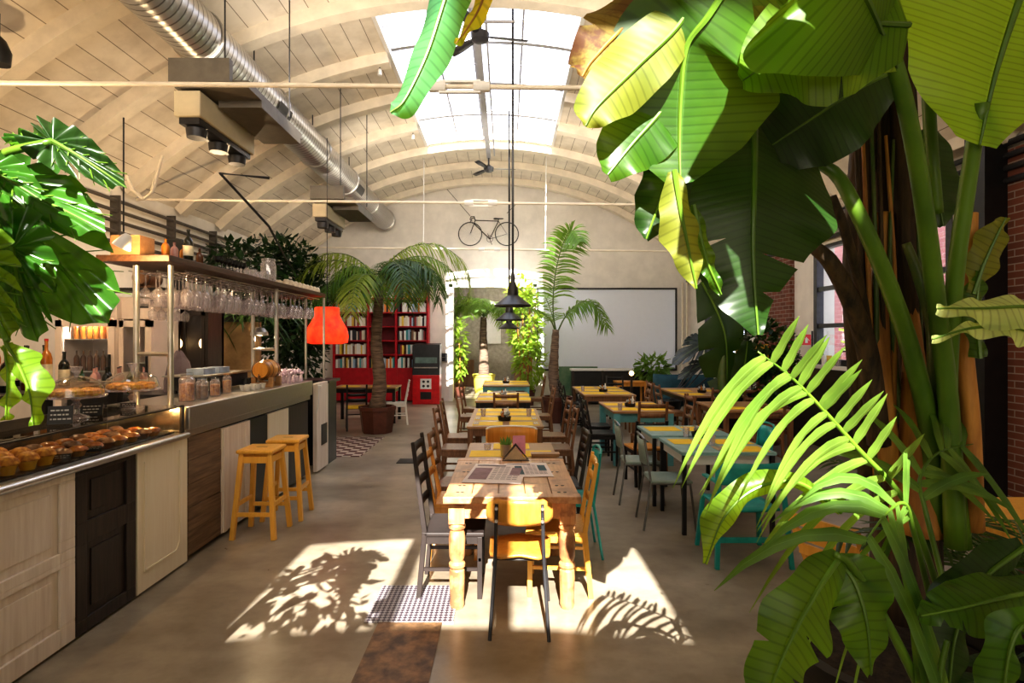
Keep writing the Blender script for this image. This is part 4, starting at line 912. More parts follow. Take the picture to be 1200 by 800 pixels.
caddy(2.02,5.88,.7565,'dark condiment caddy at the far edge of the nearer laminate table'); caddy(1.86,8.45,.7665,'dark condiment caddy on the turquoise painted table'); caddy(1.88,10.9,.7605,'condiment caddy on the long far table'); caddy(3.72,10.7,.7605,'condiment caddy on the far window table')
caddy(0.0,13.0,.7605,'condiment caddy on the table near the doorway')
def tumbler(x,y,z,lab): single('tumbler',G().lathe([(.028,0),(.036,.10),(.034,.10),(.026,.006)],(x,y,z),n=12,capt=False),M_wine,lab,'glass')
for i,(x,y,z) in enumerate(((1.98,5.42,.7565),(1.88,5.88,.7565),(1.62,8.0,.7665),(2.3,8.4,.7685),(-.3,7.42,.7615),(.3,7.42,.7615),(1.5,11.0,.7615))):
    tumbler(x,y,z,('clear tumbler in the middle of the nearer laminate table','clear tumbler by the dark caddy of the laminate table','clear tumbler at the near corner of the turquoise painted table','clear tumbler on the window side of the turquoise painted table','clear tumbler on the bar side of the long middle table','clear tumbler on the window side of the long middle table','clear tumbler on the aisle edge of the long far table')[i])
# ================================================================ back wall things
def zb(py,Y): return CH-(py-VY)*Y/F_PX
def xb(px,Y): return (px-VX)*Y/F_PX
# projection screen
t=thing('projection_screen','large white projection screen with a thin black border on the back wall','projection screen',(2.88,YB-.06,.9))
x0,x1,z0,z1=xb(631,YB-.05)-2.88,xb(791,YB-.05)-2.88,zb(432,YB)-.9,zb(339.5,YB)-.9
G().box(x0,x1,-.01,.01,z0,z1).build('screen_surface',mat('matte_white_screen',(.72,.76,.84),.85,var=.01),t,smooth=0)
g=G(); e=.05; g.box(x0-e,x1+e,-.03,.02,z1,z1+e).box(x0-e,x1+e,-.03,.02,z0-e,z0).box(x0-e,x0,-.03,.02,z0,z1).box(x1,x1+e,-.03,.02,z0,z1).build('border',M_black,t,smooth=0)
# red bookcase
BY=YB-.36; bx0,bx1=xb(391,BY),xb(501,BY); bt=zb(333,BY)
bc=thing('bookcase','tall red bookcase packed with books against the back wall','bookcase',((bx0+bx1)/2,BY+.17,0)); q=bc.location
divs=[bx0,xb(431,BY),xb(464,BY),bx1]; shz=[zb(y,BY) for y in (431,415,398.5,382,365.5,349)]
G().box(bx0,bx1,BY+.31,BY+.34,0,bt).build('back_panel',mat('deep_red_back',(.16,.004,.012),.5),bc,off=q,smooth=0)
for x in divs: G().box(x-.03,x+.03,BY,BY+.31,0,bt).build('upright',M_red,bc,off=q,smooth=0)
for z in shz+[bt]: G().box(bx0,bx1,BY+.005,BY+.31,z-.035,z).build('shelf',M_red,bc,off=q,smooth=0)
for a,b_ in zip(divs,divs[1:]): G().box(a+.03,b_-.03,BY+.01,BY+.03,.05,shz[0]-.035).build('door',M_red,bc,off=q,smooth=0)
bookc=[('cream',(.78,.70,.56)),('white',(.82,.80,.76)),('orange',(.80,.26,.04)),('pale blue',(.35,.48,.62)),('dark red',(.30,.03,.03)),('black',(.03,.03,.035)),('yellow',(.80,.55,.08)),('grey',(.38,.37,.36)),('teal',(.05,.30,.32)),('brown',(.22,.11,.06))]
bm=[mat('book_cover_%s'%n.replace(' ','_'),c,.6,var=.05) for n,c in bookc]; wts=[0,0,0,1,1,1,1,2,3,4,5,5,6,7,8,9]
nb=0; bpro={}
for s_,z in enumerate(shz):
    for bay,(a,b_) in enumerate(zip(divs,divs[1:])):
        if bay==1 and s_ in (1,2,3): continue            # dark empty centre bays
        x=a+.05; i=0
        while x<b_-.09 and nb<285:
            wd=R.uniform(.032,.062); h=R.uniform(.23,.31); k=R.choice(wts)
            if R.random()<.05: x+=.07
            if x+wd>b_-.035: break
            key=(k,int(wd*100)); 
            if key not in bpro:
                o=G().box(-wd/2,wd/2,-.09,.09,0,.27).build('book',bm[k],smooth=0); bpro[key]=o
            else: o=bpro[key].copy(); col.objects.link(o)
            o.location=(x+wd/2,BY+.12,z+.001); o.scale=(1,1,h/.27)
            nth=ORD[i] if i<20 else 'twenty-'+ORD[i-20]
            tag(o,'%s book, %s shelf up, %s bay of red bookcase, %s from bar side'%(bookc[k][0],ORD[s_],('bar side','middle','doorway side')[bay],nth),'book','books in the red bookcase'); nb+=1; i+=1
            x+=wd+.004
for i in range(9): bot((0,1,0,0,1,4,0,1,0)[i],(xb(469+i*3.6,BY+.15),BY+.15,bt+.001),'wine bottle standing on top of the red bookcase, %s from the palm'%ORD[i],h=.31,small=True,group='bottles on the bookcase')
for i,(px,py) in enumerate(((416,384.5),(484,384.5),(478,416))): pass
# red machine
mc=thing('red_machine','red and black vending machine with glass front beside the bookcase','vending machine',((xb(483,15.3)+xb(515,15.3))/2,15.3,0)); wd=.37
G().box(-wd,wd,0,.5,0,.80).build('cabinet_body',mat('bright_red_enamel',(.62,.01,.015),.3),mc,smooth=0,bevel=.02)
g=G(); g.add([(-wd,0.0,.80),(wd,0.0,.80),(wd,.5,.80),(-wd,.5,.80),(-wd,.12,1.62),(wd,.12,1.62),(wd,.5,1.66),(-wd,.5,1.66)],[(0,1,5,4),(1,2,6,5),(2,3,7,6),(3,0,4,7),(4,5,6,7)]); g.build('upper_cabinet',M_black,mc,smooth=0,bevel=.01)
g=G(); g.add([(-wd+.07,.045,1.12),(wd-.07,.045,1.12),(wd-.07,.105,1.50),(-wd+.07,.105,1.50)],[(0,1,2,3)]); g.build('window',mat('dim_green_glass',(.16,.22,.20),.1),mc,smooth=0)
g=G(); g.bar((-wd+.05,.0,1.0),(wd-.05,.0,1.0),.03,.03).build('chrome_strip',M_chrome,mc,smooth=0)
G().box(-.15,.15,-.008,.0,.42,.70).build('white_plate',M_white,mc,smooth=0)
g=G()
for x in (-.06,.06):
    for z in (.50,.62): g.cyl((x,-.012,z),(x,-.006,z),.036,n=14); 
g.build('round_dials',M_black,mc); G().box(-.15,.15,-.006,.002,.14,.34).build('coin_slot',M_black,mc,smooth=0)
for z in (1.18,1.30): single('wall_box',G().box(xb(518,YB),xb(525,YB),YB-.07,YB-.01,z-.04,z+.07),M_dark,'small dark switch box on the wall by the doorway, %s one'%('lower' if z<1.2 else 'upper'),'switch box',smooth=0)
# bicycle hung on the wall
by=YB-.12; bk=thing('bicycle','dark road bicycle hung high on the back wall','bicycle',(xb(572,by),by,zb(290,by)))
q=bk.location; M_bk=mat('bicycle_steel',(.06,.045,.04),.35,.5)
def bpx(px,py,dy=0): p=P(px,py,by); return V((p.x,by+dy,p.z))
for cx_ in (551,594):
    c_=bpx(cx_,274); r=.33
    wv=G().tube([c_+V((r*math.cos(a),0,r*math.sin(a))) for a in [2*PI*k/36 for k in range(36)]],.014,n=6,closed=True).build('wheel',M_black,bk,off=q)
    g=G().cyl(c_+V((0,-.03,0)),c_+V((0,.03,0)),.02,n=8)
    for k in range(16): a=2*PI*k/16; g.cyl(c_,c_+V((r*math.cos(a),0,r*math.sin(a))),.0022,n=4)
    g.build('spokes',M_chrome,wv,off=q)
fw,rw=bpx(551,274),bpx(594,274); hd=bpx(557,258); st=bpx(584,259); bb=bpx(574,280); hb=bpx(555.5,262)
G().tube([fw,hb,hd],.012).tube([hd,st],.013).tube([hb,bb],.014).tube([bb,st,st+V((0,0,.06))],.013).tube([bb,rw,st],.008).build('bicycle_frame',M_bk,bk,off=q)
G().tube([hd,hd+V((-.02,0,.06)),hd+V((-.02,-.16,.07)),hd+V((-.11,-.2,.06)),hd+V((-.14,-.2,-.02)),hd+V((-.08,-.2,-.07))],.013).tube([hd+V((-.02,0,.07)),hd+V((-.11,.08,.06)),hd+V((-.14,.08,-.02)),hd+V((-.08,.08,-.07))],.013).build('handlebar',M_black,bk,off=q)
s_=st+V((0,0,.07)); G().lathe([(.02,-.14),(.05,-.1),(.035,0),(.03,.12),(.01,.15)],s_,n=10,mtx=Matrix.Rotation(PI/2,3,'Y')@Matrix.Diagonal((.5,1,1))).build('saddle',M_black,bk,off=q)
G().tube([bb+V((.09*math.cos(a),-.03,.09*math.sin(a))) for a in [2*PI*k/16 for k in range(16)]],.006,closed=True).tube([bb+V((-.06,-.05,.15)),bb+V((.06,.05,-.15))],.008).build('crank',M_bk,bk,off=q)
single('bicycle_rope',G().cyl(bpx(524,222,-.02),bpx(551,253,-.02),.008,n=6).cyl(bpx(594,250,-.02),bpx(604,240,-.02),.008,n=6),M_dark,'thin dark ropes holding up the wall bicycle','rope')
# piano-like bench, low shelf and screen below the projection screen
sb=thing('wall_bench','long black wall bench with a white top edge below the projection screen','bench',(xb(722,15.4),15.4,0))
G().box(-1.25,1.25,-.2,.2,.92,.97).build('bench_top',M_white,sb,smooth=0); G().box(-1.22,1.22,-.15,.2,.05,.90).build('bench_body',M_black,sb,smooth=0)
for x in (-1.2,-.4,.4,1.2): G().cbox(x,-.15,0,.06,.06,.92).build('leg',M_darkwood,sb,smooth=0)
single('painted_mural',G().box(xb(655,15.95),xb(700,15.95),15.9,15.95,0,1.0).grid([[(xb(655,15.9)+i*.1,15.88,.75+.06*math.sin(i*1.1)) for i in range(11)],[(xb(655,15.9)+i*.1,15.88,.86+.06*math.sin(i*1.1)) for i in range(11)]]),mat('mural_green',(.06,.15,.08),.7,c2=(.16,.24,.14),scale=3),'dark green painted board with a wavy band below the screen','board',smooth=0)
for i,(x,w_) in enumerate(((3.05,.55),(3.75,.35))):
    t=thing('dark_monitor_cabinet' if 0 else 'speaker_box','black speaker cabinet under the projection screen, %s from the bench'%ORD[i],'speaker',(x,15.85,0)); G().box(-w_/2,w_/2,-.2,.2,0,.85+.1*i).build('cabinet_body',M_black,t,smooth=0,bevel=.01); G().cyl((0,-.205,.55),(0,-.20,.55),w_*.35,n=20).build('speaker_cone',M_dark,t)
# wooden stool-table at far
table_proto('side_table','small orange wooden table below the projection screen',.75,.5,.72,M_orange,M_orange,.05,loc=(xb(752,14.2)-.3,14.2,0))
# tan sun-lit box + candle glow corner objects
for i,(px,py,rr) in enumerate(((783,442,.17),(818,446,.20))):
    p=P(px,py,13.4); t=thing('tub_armchair','dark teal tub armchair in the far window corner, %s from the screen'%ORD[i],'armchair',(p.x,13.4,0))
    G().grid([[(.32*math.cos(a),-.30*math.sin(a),z) for a in [PI*k/12*1.2-.3 for k in range(13)]] for z in (.2,.5,.8,.95)]).build('backrest',mat('dark_teal_velvet',(.02,.09,.13),.8),t,solid=.07,smooth=60); G().lathe([(.28,.12),(.31,.2),(.31,.42),(.27,.46)],n=20).build('seat',_M['dark_teal_velvet'],t)
    for a in (.8,2.3,3.9,5.5): G().cyl((.22*math.cos(a),.22*math.sin(a),.12),(.24*math.cos(a),.24*math.sin(a),0),.02).build('leg',M_brown,t)
# mustard lamp
ml=thing('floor_lamp','floor lamp with a mustard drum shade in front of the far window','lamp',(xb(881,11.2),11.2,0)); z0,z1=zb(429,11.2),zb(403,11.2)
m,t_,b_=nt('mustard_shade'); b_.inputs['Base Color'].default_value=(.42,.22,.02,1); b_.inputs['Emission Color'].default_value=(.8,.4,.05,1); b_.inputs['Emission Strength'].default_value=.12; b_.inputs['Roughness'].default_value=.8
G().lathe([(.32,z0),(.30,z1)],n=26,capb=False,capt=False).build('lamp_shade',m,ml); G().cyl((0,0,.03),(0,0,z1),.015).build('pole',M_dark,ml); G().lathe([(.16,0),(.16,.02),(.03,.035)],n=20).build('base',M_dark,ml)
t=thing('table_lamp','small glowing orange lamp beneath the mustard shaded lamp','lamp',(xb(889,10.7),10.7,.8)); G().lathe([(.12,.2),(.08,.36)],n=18,capb=False).build('lamp_shade',emit_mat('orange_glow',(1,.35,.06),1.6),t); G().lathe([(.07,0),(.03,.04),(.02,.2)],n=14).build('base',M_dark,t)
single('lamp_cabinet',G().box(xb(889,10.7)-.3,xb(889,10.7)+.3,10.5,10.85,0,.80),M_darkwood,'dark cabinet carrying the small orange lamp','cabinet',smooth=0)
single('candle_light',G().ball((xb(740,13.6),13.6,.95),.06,10),emit_mat('candle_glow',(1,.7,.3),4),'small glowing round lamp on a tall stand near the teal tub armchairs','lamp')
single('plant_stand',G().cyl((xb(740,13.6),13.6,0),(xb(740,13.6),13.6,.885),.03),M_darkwood,'thin dark stand under the small glowing round lamp','stand')
# fire sign
fs=thing('fire_sign','small red fire equipment sign on a thin post by the window','sign',(xb(945,9.6),9.6,0)); z=zb(398,9.6)
G().box(-.075,.075,-.006,.006,z-.09,z+.09).build('sign_plate',mat('sign_red',(.75,.03,.05),.5,var=.02),fs,smooth=0)
G().box(-.025,.02,-.009,-.006,z-.055,z+.025).box(-.012,.008,-.009,-.006,z+.025,z+.045).bar((.02,-.0075,z+.02),(.045,-.0075,z-.02),.008,.003,up=(0,1,0)).build('extinguisher_symbol',M_white,fs,smooth=0)
G().cyl((.10,.0,0),(.10,0,z+.15),.015).bar((.10,0,z),(.07,0,z),.01,.01).build('post',M_dark,fs)
G().lathe([(.13,0),(.13,.015),(.02,.03)],(.10,0,0),n=16).build('base',M_dark,fs)
rc=P(985,410,8.7); t=thing('beer_tap','slim dark tap column with a red badge on the window ledge','tap',(5.24,8.6,1.351)); G().cyl((0,0,0),(0,0,.30),.02).cyl((0,0,.24),(-.1,0,.24),.012).build('tap_body',M_dark,t); G().cyl((0,-.02,.27),(0,.02,.27),.045,n=14).build('badge',M_red,t)
for i,y in enumerate((8.9,9.15,9.3)): single('window_tumbler',G().lathe([(.035,0),(.04,.16)],(5.25,y,1.351),n=10),(M_wine,mat('yellow_tin',(.75,.5,.1),.5),M_white)[i],('clear tall glass on the window ledge','yellow tin on the window ledge','white bottle on the window ledge')[i],('glass','tin','bottle')[i])
# ---- pendant lamps
def pendant(x,y,zb_,r,lab):
    t=thing('pendant_lamp',lab,'lamp',(x,y,zb_),0,'black industrial pendants')
    G().lathe([(r,0),(r*1.0,.018),(r*.93,.03),(r*.42,.13),(r*.30,.15),(r*.27,.26),(r*.12,.33),(.03,.40),(.02,.46)],n=28,capb=False).build('lamp_shade',M_black,t)
    G().ball((0,0,.07),.045,12).build('bulb',emit_mat('pendant_bulb',(1,.72,.4),4) if 'pendant_bulb' not in bpy.data.materials else bpy.data.materials['pendant_bulb'],t)
    G().cyl((0,0,.46),(0,0,arcz(x)-zb_-.05 if not(7.5<y<12.8) else 5.98-zb_),.016,n=8).build('rod',M_black,t)
pendant(.09,7.5,2.21,.245,'black industrial pendant lamp nearest the entrance, over the long middle table')
pendant(.06,10.4,2.12,.25,'second black pendant lamp along the middle line of tables')
pendant(.07,13.4,2.02,.25,'third black pendant lamp, over the table near the doorway')
single('pendant_support',G().bar((-.4,7.5,6.0),(.12,7.5,6.0),.03,.03),M_grey,'grey steel arm under the skylight carrying the pendant nearest the entrance','bracket'); single('pendant_support',G().bar((-.4,10.4,6.0),(.09,10.4,6.0),.03,.03),M_grey,'grey steel arm under the skylight carrying the second pendant','bracket')
single('bent_pipe',G().tube([P(149,206,6.4),P(155,222,6.4),P(168,233,6.4),P(178,226,6.4),P(190,182,6.4)],.022,n=8),M_rib,'short bent pale pipe under the ceiling above the bar','pipe')
t=thing('wall_spotlight','black spotlight at the entrance end of the bar side ceiling','spotlight',P(-2,60,5.2)); G().lathe([(.09,-.12),(.10,.0),(.06,.10),(.02,.14)],n=16).build('lamp_head',M_black,t); G().cyl((0,0,.13),(0,0,.35),.015).build('stem',M_black,t)
# ---- ceiling fans
def fan(x,y,z,r,a0,lab,m):
    t=thing('ceiling_fan',lab,'ceiling fan',(x,y,z)); G().lathe([(.05,-.08),(.11,-.05),(.12,.03),(.06,.07),(.03,.09)],n=20).build('motor',m,t); G().cyl((0,0,.08),(0,0,5.99-z if 7.5<y<12.8 else arcz(x)-z-.02),.02).build('rod',m,t)
    for k in range(3):
        a=a0+k*2*PI/3; d=V((math.cos(a),math.sin(a),0)); n_=V((-math.sin(a),math.cos(a),.25))
        g=G().grid([[d*s+n_*w*q for q in (-1,0,1)] for s,w in ((.10,.025),(.22,.05),(r*.7,.06),(r,.05))]); g.build('blade',m,t,solid=.008)
fan(-.33,7.15,5.62,.62,.2,'dark three-blade ceiling fan below the near end of the skylight',M_dark)
fan(-.40,13.05,5.72,.62,.1,'dark ceiling fan beyond the far end of the skylight',M_dark)
# ---- duct
dt=thing('spiral_duct','thick silver spiral duct running the length of the ceiling','duct',(-3.4,9,5.12)); 
rad=.28; G().cyl((0,-10,0),(0,6.9,0),rad,n=32).build('duct_pipe',M_duct,dt,smooth=40)
for k in range(9): G().tube([(rad*1.02*math.cos(a),-8.5+k*1.9,rad*1.02*math.sin(a)) for a in [2*PI*i/32 for i in range(32)]],.018,n=6,closed=True).build('joint_band',M_chrome,dt)
for k in range(6): y=-6+k*2.3; G().cyl((0,y,rad),(0,y,arcz(-3.4)-5.12),.01,n=6).build('hanger',M_dark,dt)
for y in (-1.0,3.2): G().grid([[((rad+.012)*math.cos(a),y+d,(rad+.012)*math.sin(a)) for a in (-.75,-.55,-.35,-.15)] for d in (-.22,.22)]).build('air_outlet',M_black,dt)
# ---- heaters / air units
def acunit(x0,x1,y0,y1,z0,z1,lab):
    t=thing('air_unit',lab,'air conditioning unit',((x0+x1)/2,(y0+y1)/2,z0)); q=t.location; w_=x1-x0
    g=G(); g.box(x0,x1,y0,y1,z0+.06,z1); g.build('unit_body',M_acc,t,off=q,smooth=0,bevel=.012)
    G().box(x0+.03,x1-.03,y0+.04,y1-.04,z0,z0+.06).build('lower_panel',M_dark,t,off=q,smooth=0)
    G().box(x0-.02,x1+.30,y0-.05,y0+.02,z1+.06,z1+.28).build('bracket_front',M_gg,t,off=q,smooth=0); G().box(x0,x1+.45,y0+.02,y1+.25,z1+.03,z1+.10).build('top_tray',M_gg,t,off=q,smooth=0)
    G().box(x1+.02,x1+.45,y0+.3,y1+.2,z1-.04,z1+.03).build('side_tray',M_gg,t,off=q,smooth=0)
    for k in range(3):
        y=y0+.15+k*(y1-y0-.25)/2.2; G().lathe([(.085,-.10),(.095,-.02),(.08,0)],((x0+x1)/2+.01,y,z0),n=20).build('spotlight',M_dark,t,off=q)
    for x,y in ((x1+.24,y0-.01),(x1+.4,y1)): G().cyl((x,y,z1+.2),(x,y,arcz(x)-.02),.008,n=6).build('hanger',M_dark,t,off=q)
    return t
M_acc=mat('cream_unit_casing',(.60,.52,.36),.5,var=.04); M_gg=mat('olive_grey_steel',(.16,.14,.11),.55,var=.1)
acunit(-3.13,-2.88,5.3,6.45,3.82,4.12,'cream ceiling air unit with three round spotlights, hung near the entrance')
acunit(-3.20,-2.97,9.3,10.4,3.74,4.02,'cream ceiling air unit above the bar side palm')
single('cable_conduit',G().tube([(-2.9,6.9,3.75),(-3.35,6.6,3.72),(-3.2,7.6,3.3),(-3.6,9.2,3.1),(-4.0,11.0,2.9)],.018,n=6),M_dark,'thin bent dark conduit running below the air unit towards the ficus','cable')
for i,(x,y) in enumerate(((-1.9,5.9),(-1.95,8.7),(-1.95,10.1),(-1.9,11.5))):
    t=thing('ceiling_spotlight','small white spotlight on the ceiling rib beside the skylight, %s from the entrance'%ORD[i],'spotlight',(x,y,arcz(x)-.30)); G().lathe([(.035,0),(.03,.08),(.012,.10)],n=12).build('lamp_head',M_white,t); G().cyl((0,0,.1),(0,0,.16),.008).build('stem',M_dark,t)
# ================================================================ plants
def crom(pts,n):
    """Catmull-Rom through pts, n+1 samples"""
    pts=[V(p) for p in pts]; m=len(pts)-1; out=[]
    for i in range(n+1):
        t=i/n*m; k=min(int(t),m-1); u=t-k
        p0=pts[k-1] if k>0 else pts[0]*2-pts[1]; p1=pts[k]; p2=pts[k+1]; p3=pts[k+2] if k+2<=m else pts[m]*2-pts[m-1]
        out.append(.5*((2*p1)+(p2-p0)*u+(2*p0-5*p1+4*p2-p3)*u*u+(3*p1-p0-3*p2+p3)*u**3))
    return out
def interp(a,t):
    m=len(a)-1; x=min(max(t,0),1)*m; k=min(int(x),m-1); return a[k]+(a[k+1]-a[k])*(x-k)
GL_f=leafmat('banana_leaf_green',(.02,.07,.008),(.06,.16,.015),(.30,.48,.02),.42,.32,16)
GL_d=leafmat('banana_leaf_dark',(.008,.028,.006),(.022,.062,.010),(.07,.14,.01),.25,.32,16)  # darker copy of the green blade, shade put into its colour
GL_l=leafmat('banana_leaf_sunlit',(.07,.16,.01),(.14,.26,.02),(.42,.60,.03),.55,.35,18)  # brighter copy for blades in sun, the light put into its colour
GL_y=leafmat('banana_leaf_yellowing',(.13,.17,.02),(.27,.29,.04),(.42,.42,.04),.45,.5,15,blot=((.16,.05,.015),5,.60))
GL_b=leafmat('banana_leaf_withered',(.22,.15,.03),(.34,.27,.06),(.4,.26,.05),.4,.7,12,blot=((.10,.035,.015),6,.45))
GL_p=leafmat('pale_underside_leaf',(.42,.50,.16),(.62,.68,.30),(.8,.9,.3),.5,.5,16)
GL_m=leafmat('monstera_leaf',(.015,.065,.008),(.045,.15,.015),(.16,.40,.02),.35,.2,4,spec=.8)
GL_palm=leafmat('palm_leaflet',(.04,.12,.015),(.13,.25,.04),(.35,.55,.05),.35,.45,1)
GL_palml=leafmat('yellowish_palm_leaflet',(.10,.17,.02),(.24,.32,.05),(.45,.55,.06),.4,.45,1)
GL_palmd=leafmat('shaded_palm_leaflet',(.012,.045,.008),(.035,.10,.015),(.15,.28,.03),.3,.45,1)  # palm green darkened, with shade put into the colour
GL_kent=leafmat('sunlit_palm_leaflet',(.09,.185,.025),(.19,.32,.05),(.38,.55,.07),.42,.35,1)  # palm green lightened, with sunlight put into the colour
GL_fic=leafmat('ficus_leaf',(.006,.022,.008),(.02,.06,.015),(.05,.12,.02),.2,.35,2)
GL_lit=leafmat('bright_shrub_leaf',(.12,.24,.02),(.26,.40,.05),(.55,.70,.08),.45,.5,2)
GL_blue=leafmat('blue_grey_leaf',(.02,.035,.045),(.05,.075,.085),(.05,.08,.06),.15,.3,4)
M_pet=mat('green_petiole',(.13,.24,.02),.35,c2=(.07,.15,.015),scale=6,stretch=(1,1,.3))
M_petd=mat('dark_green_stem',(.05,.11,.02),.4,c2=(.10,.13,.03))
M_pety=mat('dry_orange_sheath',(.60,.28,.06),.6,c2=(.30,.12,.03),scale=6,stretch=(3,3,.4),bmp=.5)
M_sheath=mat('dark_dry_sheath',(.09,.05,.022),.75,c2=(.015,.010,.006),scale=7,stretch=(5,5,.4),bmp=.8)
def blade(g,mid,wl,wr,F=(0,-1,0),drop=.25,n=44,m=5,tears=(),ripple=.012,skew=.25,sidef=None):
    """banana-type leaf blade: mid = world points, wl/wr = half widths in metres along it"""
    c=crom(mid,n); F=V(F).normalized(); rows=[];uvs=[]; L_=0; S=None
    tl={}
    for s,t_,d in tears: tl.setdefault((s,round(t_*n)),d)
    for i,p in enumerate(c):
        T=(c[min(i+1,n)]-c[max(i-1,0)]).normalized(); S=F.cross(T).normalized(); N_=S.cross(T).normalized()
        if N_.dot(F)<0: N_=-N_
        if i: L_+=(c[i]-c[i-1]).length
        row=[];uv=[]
        for k in range(-m,m+1):
            u=k/m; s=-1 if k<0 else 1; wd=interp(wl if k<0 else wr,i/n)
            dd=tl.get((s,i),0)
            if dd: wd*=1-dd
            a=abs(u)*wd
            q=p+S*(s*a)+T*(skew*a)-N_*(drop*abs(u)**1.6*wd)+N_*(ripple*math.sin(i*.42+s*2+len(mid))*abs(u)**2)
            row.append(q);uv.append((u,L_))
        rows.append(row);uvs.append(uv)
    g.grid(rows,uvs); return c
def leafpx(root,name,mid,wl,wr,mt,label=None,rib=.007,ribm=None,tears=(),F=(0,-1,0),drop=.25,**k):
    """mid: (x,y,depth) seen at true place; widths in units of 1/660 of depth"""
    pts=[P(*p) for p in mid]; ym=sum(p[2] for p in mid)/len(mid)
    g=G(); c=blade(g,pts,[w_*ym/F_PX for w_ in wl],[w_*ym/F_PX for w_ in wr],F,drop,tears=tears,**k)
    lf=g.build(name,mt,root,off=root.location,smooth=180)
    if label: lf['label']=label
    g=G(); n=len(c); F_=V(F).normalized(); g.tube([q+F_*.003 for q in c],[rib*(1-.75*i/n) for i in range(n)],n=6); g.build('midrib',ribm or M_pet,lf,off=root.location if 0 else root.location)
    return lf
def stem(root,name,pts,r0,r1,mt,label=None,n=10):
    c=crom([P(*p) for p in pts],24); g=G(); g.tube(c,[r0+(r1-r0)*i/24 for i in range(25)],n=n); o=g.build(name,mt,root,off=root.location,smooth=180)
    if label: o['label']=label
    return o
# ---------------- banana plant
BR=V((1.50,2.15,0))
bn=thing('banana_plant','huge banana plant with broad drooping leaves towering beside the window side tables','potted plant',BR)
Gp=G(); Gp.lathe([(.30,0),(.36,.05),(.40,.55),(.43,.56),(.43,.62),(.38,.62),(.37,.56)],(BR.x,BR.y,0),n=28,capt=False); Gp.build('pot',M_black,bn,off=BR)
G().lathe([(.37,.55),(.01,.58)],(BR.x,BR.y,0),n=24,capb=False).build('soil',M_soil,bn,off=BR)
# pseudostem and dry sheaths
stem(bn,'trunk',[(1062,720,2.2),(1060,600,2.2),(1056,480,2.2),(1052,350,2.2),(1046,200,2.2),(1042,80,2.2),(1040,-40,2.2)],.125,.075,M_sheath,'dark fibrous trunk wrapped in dry sheaths',n=16)
stem(bn,'sheath',[(1076,620,2.08),(1078,520,2.06),(1072,440,2.06),(1064,300,2.10)],.10,.012,M_pety,'orange-brown dry leaf sheath')
stem(bn,'sheath',[(1040,560,2.1),(1030,450,2.08),(1030,380,2.1),(1036,250,2.12)],.05,.03,M_pety)
stem(bn,'sheath',[(1070,600,2.1),(1066,400,2.09),(1060,250,2.1),(1052,100,2.12)],.04,.03,M_sheath)
stem(bn,'sheath',[(1018,560,2.15),(1008,450,2.12),(1002,330,2.12),(1010,200,2.15),(1022,80,2.15)],.035,.05,M_sheath)
for k in range(10):
    x=1010+k*9; stem(bn,'sheath_strip',[(x,R.uniform(420,600),2.09),(x-4+R.uniform(-8,8),330,2.07),(x-8,R.uniform(90,200),2.1)],.012,.006,(M_sheath,M_pety,M_petd)[k%3],n=6)
# petioles
stem(bn,'petiole',[(1120,640,1.95),(1112,480,1.9),(1098,360,1.8),(1078,210,1.65),(1050,80,1.5),(1008,-30,1.45)],.034,.018,M_pet,'bright green leaf stalk')
stem(bn,'petiole',[(1128,640,2.0),(1112,480,1.92),(1118,340,1.8),(1135,210,1.7),(1150,120,1.62)],.030,.020,M_pet)
stem(bn,'petiole',[(1096,620,2.02),(1092,520,1.98),(1070,420,1.9),(1040,330,1.8),(1003,245,1.72),(975,200,1.76),(930,185,1.74),(888,196,1.62)],.036,.013,M_pet)
stem(bn,'petiole',[(1100,600,2.04),(1096,450,1.98),(1092,380,1.98),(1075,320,1.98),(1062,285,1.98)],.028,.014,M_petd)
stem(bn,'petiole',[(1030,520,2.05),(1018,420,2.0),(1000,360,1.95),(975,310,1.9),(955,290,1.88)],.04,.022,M_sheath,'brown drying leaf stalk')
stem(bn,'petiole',[(1020,420,2.0),(1008,340,1.95),(990,270,1.9),(975,230,1.88)],.02,.014,M_sheath)
stem(bn,'petiole',[(1142,620,1.98),(1138,500,1.92),(1130,400,1.9),(1135,340,1.88),(1138,250,1.88)],.030,.020,M_pety,'orange dried leaf stalk')
stem(bn,'petiole',[(1098,250,1.95),(1090,150,1.9),(1086,60,1.85)],.02,.02,M_pet)
# leaves, roughly from the back forward
def lp(*a,**k): return leafpx(bn,'leaf',*a,**k)
TT=lambda *a:a
lp([(1215,-60,1.62),(1190,10,1.62),(1165,90,1.62),(1147,170,1.62)],[30,120,125,95,30],[35,110,120,70,25],leafmat('painted_backlit_leaf',(.17,.38,.01),(.29,.52,.03),(.60,.80,.03),.4,.4,18),'big yellow-green leaf with a backlit glow put into its colour',rib=.013,skew=-.12,drop=.08)  # leaf stands outside the sun beam; its backlight is put into the colour
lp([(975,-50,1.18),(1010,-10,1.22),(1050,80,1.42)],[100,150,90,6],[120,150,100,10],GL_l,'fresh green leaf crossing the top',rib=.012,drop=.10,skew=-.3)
lp([(1065,30,1.34),(1000,30,1.30),(930,55,1.30),(870,95,1.30)],[50,75,70,45,10],[40,75,80,50,8],GL_l,'bright green upper leaf with shadows lying across it',drop=.1,tears=[(1,.4,.4),(-1,.6,.3)])
lp([(880,-40,1.72),(860,10,1.72),(840,80,1.72),(815,130,1.72)],[40,60,60,10],[50,60,50,10],GL_f,drop=.2,tears=[(1,.3,.5)])
lp([(1050,82,1.66),(1005,105,1.64),(950,140,1.62),(905,170,1.60)],[20,42,52,50,30],[16,45,60,55,32],GL_d,'very dark leaf with a sharp square edge',drop=.06,skew=.05)
